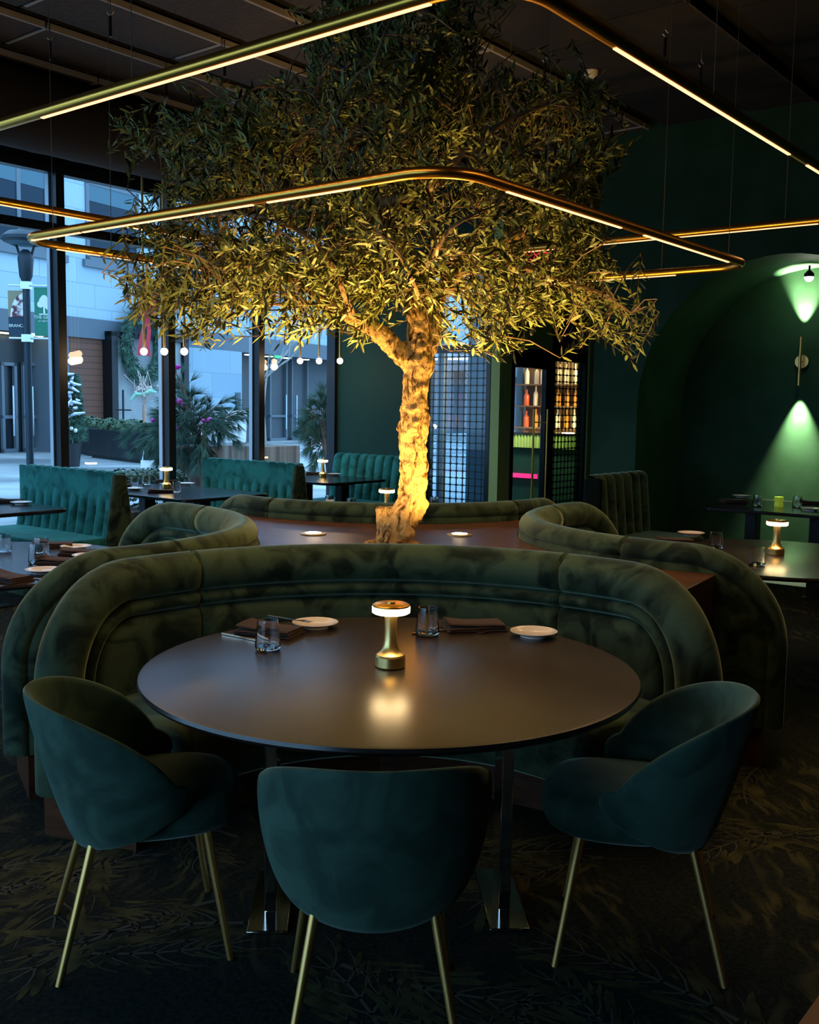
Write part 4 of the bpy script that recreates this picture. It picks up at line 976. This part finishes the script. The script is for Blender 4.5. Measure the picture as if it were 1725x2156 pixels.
# uplights in the counter
upl = None
for i, (x, y, lab) in enumerate(((-.528, 5.567, 'recessed round uplight in the counter, left of the trunk'), (.281, 5.626, 'recessed round uplight in the counter, right of the trunk'),
                                 (-.46, 4.86, 'recessed uplight in the counter at the near left of the trunk'), (.30, 4.88, 'recessed uplight in the counter at the near right of the trunk'))):
    t = thing('uplight', lab, 'light', (x, y, .845), 0, 'uplights around the tree')
    MB().lathe([(.072, 0), (.072, .006), (.045, .009), (.045, .003), (0, .003)], 24).obj('trim_ring', 'brass', t)
    MB().lathe([(0, 0.004), (.042, .004), (.042, .010), (0, .014)], 20).obj('lens', 'uplight', t)
    tx_, ty_ = (-.05-x), (5.2-y)
    spot(t, 'uplight_lamp', (0, 0, .03), (tx_*.75, ty_*.75, 1.2), [85, 85, 105, 105][i], (1, .58, .16), 125, .9, .03)

# ================================================================== TABLES
def round_table(label, loc, rz=0, m='tabletop'):
    t = thing('round_table', label, 'table', loc, rz, 'round dining tables')
    MB().lathe([(0, .722), (.73, .722), (.752, .728), (.760, .738), (.757, .748), (.745, .750), (0, .750)], 96).obj('tabletop', m, t, ang=50)
    for sx in (-1, 1):
        MB().box(sx*.36-.018, sx*.36+.018, -.10, .06, .01, .722).obj('leg', 'chrome', t, bevel=.004)
        MB().box(sx*.36-.06, sx*.36+.06, -.22, .18, 0, .012).obj('foot_plate', 'chrome', t, bevel=.003)
    MB().box(-.36, .36, -.02, .02, .68, .722).obj('cross_rail', 'black_metal', t, smooth=False)
    return t
rt = round_table('nearest large round table with a dark brown top, three armchairs around it', (-.052, 3.085, 0), .05)
dup(rt, (-2.13, 5.03, 0), .4, 'round table at the left edge inside the left banquette')
dup(rt, (2.07, 5.66, 0), -.3, 'round table at the right edge inside the right banquette, green light on it')
dup(rt, (-.17, 7.50, 0), .1, 'round table behind the tree inside the far banquette')

def rect_table(label, a0, a1, b0, b1, group):
    t = thing('rectangular_table', label, 'table', G((a0+a1)/2, (b0+b1)/2), GA, group)
    ha, hb = (a1-a0)/2, (b1-b0)/2; r = .12; pl = []
    for cx, cy, s in ((ha-r, hb-r, 0), (-ha+r, hb-r, 1), (-ha+r, -hb+r, 2), (ha-r, -hb+r, 3)):
        for k in range(7): a = PI/2*(s+k/6); pl.append((cx+r*math.cos(a), cy+r*math.sin(a)))
    MB().prism(pl, .722, .75).obj('tabletop', 'tabletop_black', t, ang=30, bevel=.005)
    for sy in (-1, 1):
        MB().box(-.06, .06, sy*hb*.5-.05, sy*hb*.5+.05, .01, .722).obj('leg', 'black_metal', t, bevel=.005)
        MB().box(-.19, .19, sy*hb*.5-.05, sy*hb*.5+.05, 0, .012).obj('foot', 'black_metal', t, smooth=False)
        MB().prism([(-.15, -.05), (.15, -.05), (.15, .05), (-.15, .05)], .69, .722, T=Matrix.Translation((0, sy*hb*.5, 0))).obj('bracket', 'black_metal', t, smooth=False)
    return t
wg = 'black rectangular tables along the windows'
rect_table('black window table at the left edge in front of the leftmost channelled bench', 3.40, 4.40, 6.75, 8.25, wg)
rect_table('black window table between the first and second channelled benches', 5.45, 6.45, 6.72, 8.30, wg)
rect_table('black window table in front of the channelled bench by the green wall', 7.72, 8.70, 7.2, 8.30, wg)
rect_table('black table in the arched niche under the wall sconce', 8.25, 9.45, 2.35, 3.45, None)

# ================================================================== CHANNELLED BENCHES
def channel_back(L_, n, h, lean=.10, z0=.40, m='velvet_teal', th=.09, par=None, side=1):
    # vertical channels across y in [0, L_], facing -x
    mb = MB(); rows = []; nz = 8; W_ = L_/n; cols = []
    for c in range(n):
        for k in range(8): cols.append((c*W_ + W_*k/8, .034*math.sqrt(max(0, 1-((k/8-.5)*2)**2))))
    cols.append((L_, 0))
    def fx(z): return lean*((z-z0)/(h-z0))
    for i in range(nz+1):
        z = z0 + (h-.045-z0)*i/nz; rows.append([(side*(-th+fx(z)-b), y, z) for y, b in cols])
    for i in range(1, 7):
        a = PI/2*i/6; cx = -th/2+fx(h)-0; rows.append([(side*(cx-(th/2+b)*math.cos(a)), y, h-.045+(.045+b*.3)*math.sin(a)) for y, b in cols])
    for z in (h, h-.04, z0): rows.append([(side*.05, y, z) for y, b in cols])
    return mb.grid(rows)
def bench(label, a, b0, b1, h, group, both=True, nch=10, m='velvet_teal'):
    t = thing('channel_bench', label, 'bench', G(a, b0), GA, group); L_ = b1-b0
    for sd in ((1, -1) if both else (1,)):
        channel_back(L_, nch, h, side=sd).obj('backrest', m, t, ang=50, fix=True)
        s_ = MB(); x0, x1 = (-.62, -.04) if sd > 0 else (.04, .62)
        s_.box(x0, x1, .01, L_-.01, .30, .47); s_.obj('seat', m, t, bevel=.04, bseg=4)
        b_ = MB(); x0, x1 = (-.56, -.02) if sd > 0 else (.02, .56); b_.box(x0, x1, .04, L_-.04, 0, .30).obj('base', 'velvet', t, smooth=False)
    # padded end cheek, wider at the bottom
    e = MB(); e.add([(-.15, -.02, .30), (.15 if both else .06, -.02, .30), (.05, -.02, h-.01), (-.06, -.02, h-.01), (-.15, .03, .30), (.15 if both else .06, .03, .30), (.05, .03, h-.01), (-.06, .03, h-.01)],
        [(0, 1, 2, 3), (4, 7, 6, 5), (0, 4, 5, 1), (1, 5, 6, 2), (2, 6, 7, 3), (3, 7, 4, 0)]); e.obj('end_cheek', 'velvet', t, bevel=.015, fix=True)
    return t
bg_ = 'channelled velvet benches along the windows'
bench('teal channelled velvet bench nearest the left edge of the window wall', 4.93, 6.90, 8.30, .985, bg_, nch=11)
bench('teal channelled velvet bench in the middle, behind the second window table', 7.00, 6.93, 8.30, .985, bg_, nch=11)
bench('teal channelled velvet bench against the green wall behind the tree trunk', 9.0, 7.15, 8.33, .985, bg_, both=False, nch=9)
nb = thing('channel_bench', 'dark green channelled bench standing inside the arched niche', 'bench', G(9.55, 4.20), GA-PI/2-PI)
# its back runs along the building axis, facing the table (towards smaller e2)
channel_back(.95, 6, 1.0, lean=.06, z0=.40).obj('backrest', 'velvet', nb, ang=50, fix=True)
MB().box(-.62, -.05, .0, .95, .30, .47).obj('seat', 'velvet', nb, bevel=.04, bseg=4)
MB().box(-.55, -.05, .03, .92, 0, .30).obj('base', 'velvet', nb, smooth=False)
MB().box(-.10, .06, .95, 1.0, .05, .98).obj('end_cheek', 'cheek', nb, bevel=.02)
nb.rotation_euler = (0, 0, GA + PI/2)
nb.location = G(8.60, 4.12)

# ================================================================== ARMCHAIRS
def chair_shell():
    n, m = 64, 14; th_ = .030; TE = math.radians(123); T0_ = math.radians(74)
    def top(t): q = min(1, abs(t)/math.radians(108)); return .763 - .215*q**2.6
    def bot(t): q = min(1, abs(t)/math.radians(108)); return .322 + .10*q*q
    outer = []; inner = []
    for i in range(n+1):
        uu_ = -1+2*i/n; t = TE*(.55*uu_ + .45*math.sin(uu_*PI/2)); zt_, zb_ = top(t), bot(t); mid = (zt_+zb_)/2; hf = (zt_-zb_)/2
        if abs(t) > T0_: q = (abs(t)-T0_)/(TE-T0_); hf *= max(0, 1-q**3.6)**.5
        ro, ri = [], []
        for j in range(m+1):
            v = -math.cos(PI*j/m); z = mid + hf*v                    # -1 bottom .. 1 top
            s_ = max(0, min(1, (z-.322)/(.763-.322))); kx = .66+.34*(1-(1-s_)**2.4)**.7 if s_ < 1 else 1; ky = .56+.44*s_**.85
            hw = th_*math.sqrt(max(0, 1-v*v))**.5 * (min(1, hf/.05))
            for rr_, lst in ((hw*.5, ro), (-hw*.5, ri)):
                lst.append(((.282*kx+rr_)*math.sin(t), -(.300*ky+rr_)*math.cos(t) , z))
        outer.append(ro); inner.append(ri)
    mb = MB(); rows = [o + i_[::-1][1:-1] for o, i_ in zip(outer, inner)]
    mb.grid(rows, closeu=True); k = len(rows[0]); mb.f.append(tuple(range(k))); mb.mi.append(0); t0 = n*k; mb.f.append(tuple(t0+q for q in range(k))[::-1]); mb.mi.append(0)
    return mb
def chair_seat():
    mb = MB(); rows = []; N_ = 40
    for z, s_ in ((.352, .0), (.352, .55), (.358, .80), (.375, .93), (.40, .985), (.43, 1.0), (.455, .97), (.472, .90), (.480, .75), (.482, .4), (.482, 0)):
        row = []
        for k in range(N_):
            a = 2*PI*k/N_; c_, s2 = math.cos(a), math.sin(a); e_ = 2/2.7
            x = .225*math.copysign(abs(c_)**e_, c_); y = .225*math.copysign(abs(s2)**e_, s2)+.07
            row.append((x*s_, (y-.07)*s_+.07, z))
        rows.append(row)
    return mb.grid(rows, closeu=True)
def make_chair(label, loc, rz):
    t = thing('armchair', label, 'chair', loc, rz, 'velvet armchairs at the nearest round table')
    chair_shell().obj('backrest', 'velvet_chair', t, ang=80, fix=True); chair_seat().obj('seat', 'velvet_chair', t, ang=80, fix=True)
    for sx in (-1, 1):
        for (tx_, ty_, bx, by) in ((.14, -.13, .205, -.2285), (.16, .17, .212, .2285)):
            MB().tube([(sx*tx_, ty_, .37), (sx*bx, by, 0)], [.0125, .0095], 14).obj('leg', 'brass_satin', t)
    return t
c0 = make_chair('teal velvet armchair in the centre foreground seen from behind', (-.075, 2.440, 0), math.radians(3))
dup(c0, (-.77, 2.837, 0), math.radians(19.7-90), 'teal velvet armchair at the left side of the nearest table')
dup(c0, (.695, 2.861, 0), math.radians(167.5-90), 'teal velvet armchair at the right side of the nearest table')

# ================================================================== TABLE LAMPS AND TABLEWARE
def make_lamp(label, loc):
    t = thing('table_lamp', label, 'lamp', loc, 0, 'cordless brass table lamps')
    MB().lathe([(0, 0), (.044, 0), (.0465, .004), (.0465, .034), (.043, .040), (.036, .045), (.029, .053), (.0235, .066), (.0200, .085), (.0180, .12), (.0190, .15), (.0215, .170), (0, .170)], 16).obj('stem', 'brass', t, ang=24)
    MB().lathe([(0, .168), (.052, .168), (.0585, .172), (.0585, .189), (.056, .191), (0, .191)], 40).obj('diffuser', 'lamp_glow', t)
    MB().lathe([(0, .190), (.0575, .190), (.0575, .195), (.050, .199), (0, .200)], 40).obj('cap', 'brass_dark', t)
    MB().lathe([(0, .199), (.013, .199), (.013, .204), (0, .205)], 20).obj('switch', 'brass', t)
    return t
TZ = .7505
l0 = make_lamp('glowing brass table lamp in the middle of the nearest round table', (-.052, 3.085, TZ))
dup(l0, (2.078, 5.709, TZ), .3, 'glowing brass table lamp on the right round table')
dup(l0, (-.17, 7.50, TZ), .5, 'glowing brass table lamp just left of the trunk, on the far round table')
q = G(6.10, 7.81); dup(l0, (q.x, q.y, TZ), .7, 'glowing brass table lamp on the second window table')
q = G(8.38, 7.93); dup(l0, (q.x, q.y, TZ), .9, 'glowing brass table lamp on the far window table by the green wall')

pl0 = MB().lathe([(0, .004), (.042, .004), (.043, 0), (.047, 0), (.048, .005), (.066, .012), (.083, .019), (.0835, .021), (.080, .021), (.062, .014), (.050, .010), (0, .0095)], 48)
gl0 = MB().lathe([(0, .001), (.036, .001), (.041, .006), (.0425, .016), (.0335, .100), (.0322, .100), (.0405, .018), (.0375, .011), (0, .010)], 36)
def nap0():
    mb = MB(); r_ = random.Random(6)
    for k, (w_, d_, z, ang) in enumerate(((.11, .066, 0, 0), (.106, .064, .009, .02), (.103, .060, .018, -.03))):
        rows = []
        for i in range(13):
            x = -w_+2*w_*i/12; row = []
            for j in range(13):
                a = 2*PI*j/12; yy = d_*math.copysign(abs(math.cos(a))**.35, math.cos(a)); zz = .0045*math.copysign(abs(math.sin(a))**.6, math.sin(a)) + .0045
                p = Vector((x, yy, z+zz+.004*noise.noise(Vector((x*16, yy*14, k*3.)))+(.010 if k == 2 and i < 4 else 0)*(1-i/4)))
                row.append((p.x*math.cos(ang)-p.y*math.sin(ang), p.x*math.sin(ang)+p.y*math.cos(ang), max(p.z, 0)))
            rows.append(row[:-1])
        b_ = len(mb.v); mb.grid(rows, closeu=True); mb.f += [tuple(b_+q for q in range(12)), tuple(b_+12*12+q for q in range(12))[::-1]]; mb.mi += [0, 0]
    return mb
NP0 = nap0()
def fork():
    mb = MB(); P = [(-.10, .004), (-.06, .003), (0, .002), (.04, .002), (.055, .0025), (.062, .010), (.075, .011)]
    rows = [[(x, -w_, .004+max(0, x-.04)*.1), (x, w_, .004+max(0, x-.04)*.1), (x, w_, .0015+max(0, x-.04)*.1), (x, -w_, .0015+max(0, x-.04)*.1)] for x, w_ in P]; mb.grid(rows, closeu=True)
    for k in range(4): y = -.0095+.0063*k; mb.box(.075, .105, y-.0012, y+.0012, .004, .0065)
    return mb
def knife():
    mb = MB(); rows = [[(x, -w_*.5, .005), (x, w_, .005), (x, w_, .001), (x, -w_*.5, .001)] for x, w_ in ((-.11, .005), (-.06, .006), (0, .005), (.005, .009), (.07, .010), (.10, .006), (.112, .001))]; return mb.grid(rows, closeu=True)
KN = {'fork': (fork(), 'steel', 'cutlery'), 'knife': (knife(), 'steel', 'cutlery'), 'dinner_plate': (pl0, 'white_china', 'plate'), 'water_glass': (gl0, 'tumbler', 'glass'), 'folded_napkin': (NP0, 'napkin', 'napkin')}
FIRST = {}; occ = []
GRP = {'fork': 'forks laid on the tables', 'knife': 'knives laid on the tables', 'dinner_plate': 'white plates on the tables', 'water_glass': 'water glasses on the tables', 'folded_napkin': 'brown napkins on the tables'}
def put(kind, px, py, label, rot=0, dz=0, z=.7505):
    p = az(px, py, .75); loc = (p.x, p.y, z+dz)
    if kind not in FIRST: o = KN[kind][0].obj(kind, KN[kind][1], ang=50); FIRST[kind] = o
    else: o = FIRST[kind].copy(); C.objects.link(o)
    o.location = loc; o.rotation_euler = (0, 0, rot); return tag(o, label, KN[kind][2], GRP[kind])
# nearest table
put('dinner_plate', 664, 1321, 'white plate on the nearest table, left of the lamp')
put('dinner_plate', 1124, 1340, 'white plate on the nearest table, right of the lamp')
put('water_glass', 564, 1368, 'empty water glass on the nearest table, in front of the left napkin')
put('water_glass', 900, 1337, 'empty water glass on the nearest table, just right of the lamp')
put('folded_napkin', 568, 1334, 'folded brown napkin on the nearest table, left side', -.35)
put('folded_napkin', 998, 1324, 'folded brown napkin on the nearest table, right side', .22)
put('knife', 515, 1345, 'knife beside the left napkin on the nearest table', -.62)
put('fork', 607, 1322, 'fork lying across the left napkin on the nearest table', -.6, .030)
put('fork', 1052, 1328, 'fork beside the right napkin on the nearest table', -2.5)
put('knife', 925, 1330, 'knife between the right glass and napkin on the nearest table', .5)
# left table
put('water_glass', 8, 1163, 'empty water glass cut by the left edge on the left round table')
put('water_glass', 78, 1187, 'front one of two overlapping water glasses on the left round table')
put('water_glass', 88, 1172, 'rear one of two overlapping water glasses on the left round table')
put('folded_napkin', 112, 1152, 'brown napkin farthest back on the left round table', .25)
put('folded_napkin', 172, 1168, 'brown napkin between the two right plates of the left round table', .1)
put('folded_napkin', 128, 1187, 'brown napkin behind the nearest plate of the left round table', -.1)
put('folded_napkin', 14, 1222, 'brown napkin at the near left edge of the left round table', -.5)
put('dinner_plate', 160, 1157, 'white plate farthest back on the left round table')
put('dinner_plate', 187, 1176, 'white plate half hidden behind the velvet rim at the left round table')
put('dinner_plate', 92, 1207, 'white plate nearest to the camera on the left round table')
put('fork', 122, 1158, 'fork under the farthest plate of the left round table', .4)
put('fork', 93, 1196, 'fork tip beside the nearest napkin of the left round table', -.7)
put('knife', 68, 1219, 'knife along the near edge of the left round table', -.6)
# right table
put('folded_napkin', 1420, 1143, 'brown napkin under the plate of the right round table', .1)
put('dinner_plate', 1455, 1137, 'white plate lying on a napkin on the right round table', 0, .028)
put('water_glass', 1508, 1155, 'empty water glass near the plate on the right round table')
put('water_glass', 1594, 1191, 'empty water glass in front of the lamp on the right round table')
put('knife', 1402, 1150, 'knife in front of the napkin on the right round table', -.1)
# far table
put('dinner_plate', 697, 1064, 'white plate left of the lamp on the far round table')
put('water_glass', 694, 1070, 'water glass in front of the left plate on the far round table')
put('water_glass', 740, 1076, 'water glass peeping over the far banquette rim, left of the trunk')
put('water_glass', 914, 1073, 'water glass peeping over the far banquette rim, right of the trunk')
put('dinner_plate', 980, 1072, 'white plate peeping over the far banquette rim, right of the trunk')
# window tables
put('dinner_plate', 283, 1032, 'white plate at the near side of the second window table')
put('dinner_plate', 393, 1021, 'white plate beyond the lamp on the second window table')
put('water_glass', 284, 1026, 'water glass behind the near plate of the second window table')
put('water_glass', 308, 1021, 'water glass farthest back on the second window table')
put('water_glass', 372, 1037, 'water glass in front of the lamp on the second window table')
put('folded_napkin', 338, 1037, 'dark napkin at the near edge of the second window table', .2)
put('folded_napkin', 350, 1016, 'dark napkin behind the lamp of the second window table', .2)
put('folded_napkin', 250, 1025, 'dark napkin beside the bench end on the second window table', .2)
put('dinner_plate', 704, 1001, 'white plate right of the lamp on the far window table')
put('water_glass', 636, 1003, 'water glass at the left of the far window table')
put('folded_napkin', 662, 999, 'dark napkin left of the lamp on the far window table', .3)
put('dinner_plate', 45, 1062, 'white plate on the leftmost window table')
put('folded_napkin', 18, 1058, 'dark napkin on the leftmost window table', .2)
# niche table
put('dinner_plate', 1562, 1054, 'white plate at the far left of the niche table', 0, .028)
put('folded_napkin', 1545, 1058, 'dark napkin under the far left plate of the niche table', .2)
put('water_glass', 1595, 1066, 'water glass left of the green votive on the niche table')
put('water_glass', 1679, 1068, 'water glass right of the green votive on the niche table')
put('folded_napkin', 1712, 1062, 'napkin at the right edge of the picture on the niche table', -.3)
put('dinner_plate', 1708, 1075, 'white plate at the right edge of the picture on the niche table')
p = az(1640, 1067, .75); vt = thing('votive_candle', 'green glass votive candle on the niche table', 'candle', (p.x, p.y, TZ))
MB().lathe([(0, 0), (.036, 0), (.038, .01), (.038, .03), (.033, .04), (.040, .05), (.040, .085), (.036, .085), (.034, .05), (0, .03)], 24).obj('holder', 'votive', vt)
MB().lathe([(0, .03), (.03, .03), (.03, .055), (0, .055)], 16).obj('candle', 'lamp_glow', vt)

# ================================================================== PENDANTS, SCONCE, SMALL CEILING THINGS
def make_pendant(label, loc):
    t = thing('rod_pendant', label, 'pendant light', loc, 0, 'slim rod pendants over the window tables')
    MB().tube([(0, 0, .045), (0, 0, H_CEIL-loc[2]-.03)], .011, 10).obj('rod', 'brass_satin', t)
    MB().sphere((0, 0, 0), .034, 16, 12).obj('bulb', 'bulb', t)
    MB().lathe([(0, H_CEIL-loc[2]-.03), (.05, H_CEIL-loc[2]-.03), (.05, H_CEIL-loc[2]), (0, H_CEIL-loc[2])], 20).obj('canopy', 'brass_satin', t)
    point(t, 'pendant_lamp', (0, 0, -.06), 3, (1, .66, .36), .04)
    return t
first = None
for py_, ys, names in ((740, [(303, 9.55), (346, 9.5), (388, 9.45)], ['left', 'middle', 'right']), (760, [(632, 11.6), (672, 11.5), (716, 11.4)], ['left', 'middle', 'right'])):
    for (px, yy), nm in zip(ys, names):
        q = ay(px, py_, yy); lab = '%s one of three glowing rod pendants over the %s window table' % (nm, 'second' if py_ == 740 else 'far')
        if first is None: first = make_pendant(lab, tuple(q))
        else: dup(first, tuple(q), 0, lab)
# sconce on the niche back wall
sb = E1A+ND
q = G(sb-.07, AC+.113, 2.03); sn = thing('wall_sconce', 'brass up and down wall sconce on the niche wall', 'lamp', q, GA)
MB().tube([(0, 0, -.225), (0, 0, .225)], .014, 16).obj('tube', 'brass_satin', sn)
MB().lathe([(0, -.01), (.062, -.01), (.062, .01), (0, .01)], 28, T=Matrix.Translation((.055, 0, 0)) @ Matrix.Rotation(PI/2, 4, 'Y')).obj('wall_plate', 'brass_satin', sn)
MB().tube([(0, 0, 0), (.055, 0, 0)], .008, 10).obj('stem', 'brass_satin', sn)
spot(sn, 'sconce_lamp', (0.0, 0, .232), (.012, 0, 1), 900, (.97, 1, .66), 54, 1.0, .008); spot(sn, 'sconce_lamp', (0.0, 0, -.232), (.012, 0, -1), 900, (.97, 1, .66), 54, 1.0, .008)
q = ay(1704, 583, 9.25); wsx = thing('globe_spot', 'small white globe lamp hanging at the top of the niche', 'lamp', q)
MB().sphere((0, 0, 0), .042, 18, 12).obj('globe', 'globe', wsx); MB().lathe([(.043, 0), (.043, .03), (.02, .055), (.009, .06), (.009, .10), (0, .10)], 20).obj('socket', 'black_metal', wsx)
point(wsx, 'globe_lamp', (0, 0, -.06), 5, (.9, 1, .75), .045)
q = az(1245, 150, H_CEIL); tag(MB().lathe([(0, 0), (.035, 0), (.05, .02), (.055, .05), (0, .05)], 24).obj('smoke_detector', 'white_plastic', None, (q.x, q.y, H_CEIL-.05)), 'white round smoke detector on the dark ceiling', 'smoke detector')
hk = None
for px, py in ((105, 78), (232, 25), (473, 115), (350, 160), (1148, 125), (1402, 70), (1477, 135)):
    q = az(px, py, H_CEIL-.09); lab = {105: 'steel ceiling hook at the far left of the ceiling', 232: 'steel ceiling hook at the top left with a dark strap', 473: 'ceiling hook above the upper left light run', 350: 'ceiling hook near the left crown tips', 1148: 'ceiling hook just right of the tree crown', 1402: 'ceiling hook at the top right', 1477: 'ceiling hook below the top right one'}[px]
    if hk is None:
        hk = thing('ceiling_hook', lab, 'hook', (q.x, q.y, H_CEIL), 0, 'ceiling hooks'); MB().tube([(0, 0, .01), (0, 0, -.07), (.02, 0, -.09), (0, 0, -.115), (-.018, 0, -.095)], .004, 8).obj('hook', 'steel', hk)
        MB().tube([(0, 0, -.115), (0, 0, -.24)], .010, 8).obj('strap', 'black_metal', hk)
    else: dup(hk, (q.x, q.y, H_CEIL), 0, lab)
# exit sign above the door, hidden by the leaves
q = ay(1134, 536, 10.6); ex = thing('exit_sign', 'red glowing exit sign high above the door behind the leaves', 'sign', q, .15)
MB().box(-.16, .16, .0, .05, -.1, .1).obj('housing', 'dark_box', ex, smooth=False); text('EXIT', .13, 'exit', ex, (0, -.003, -.06), (PI/2, 0, 0))
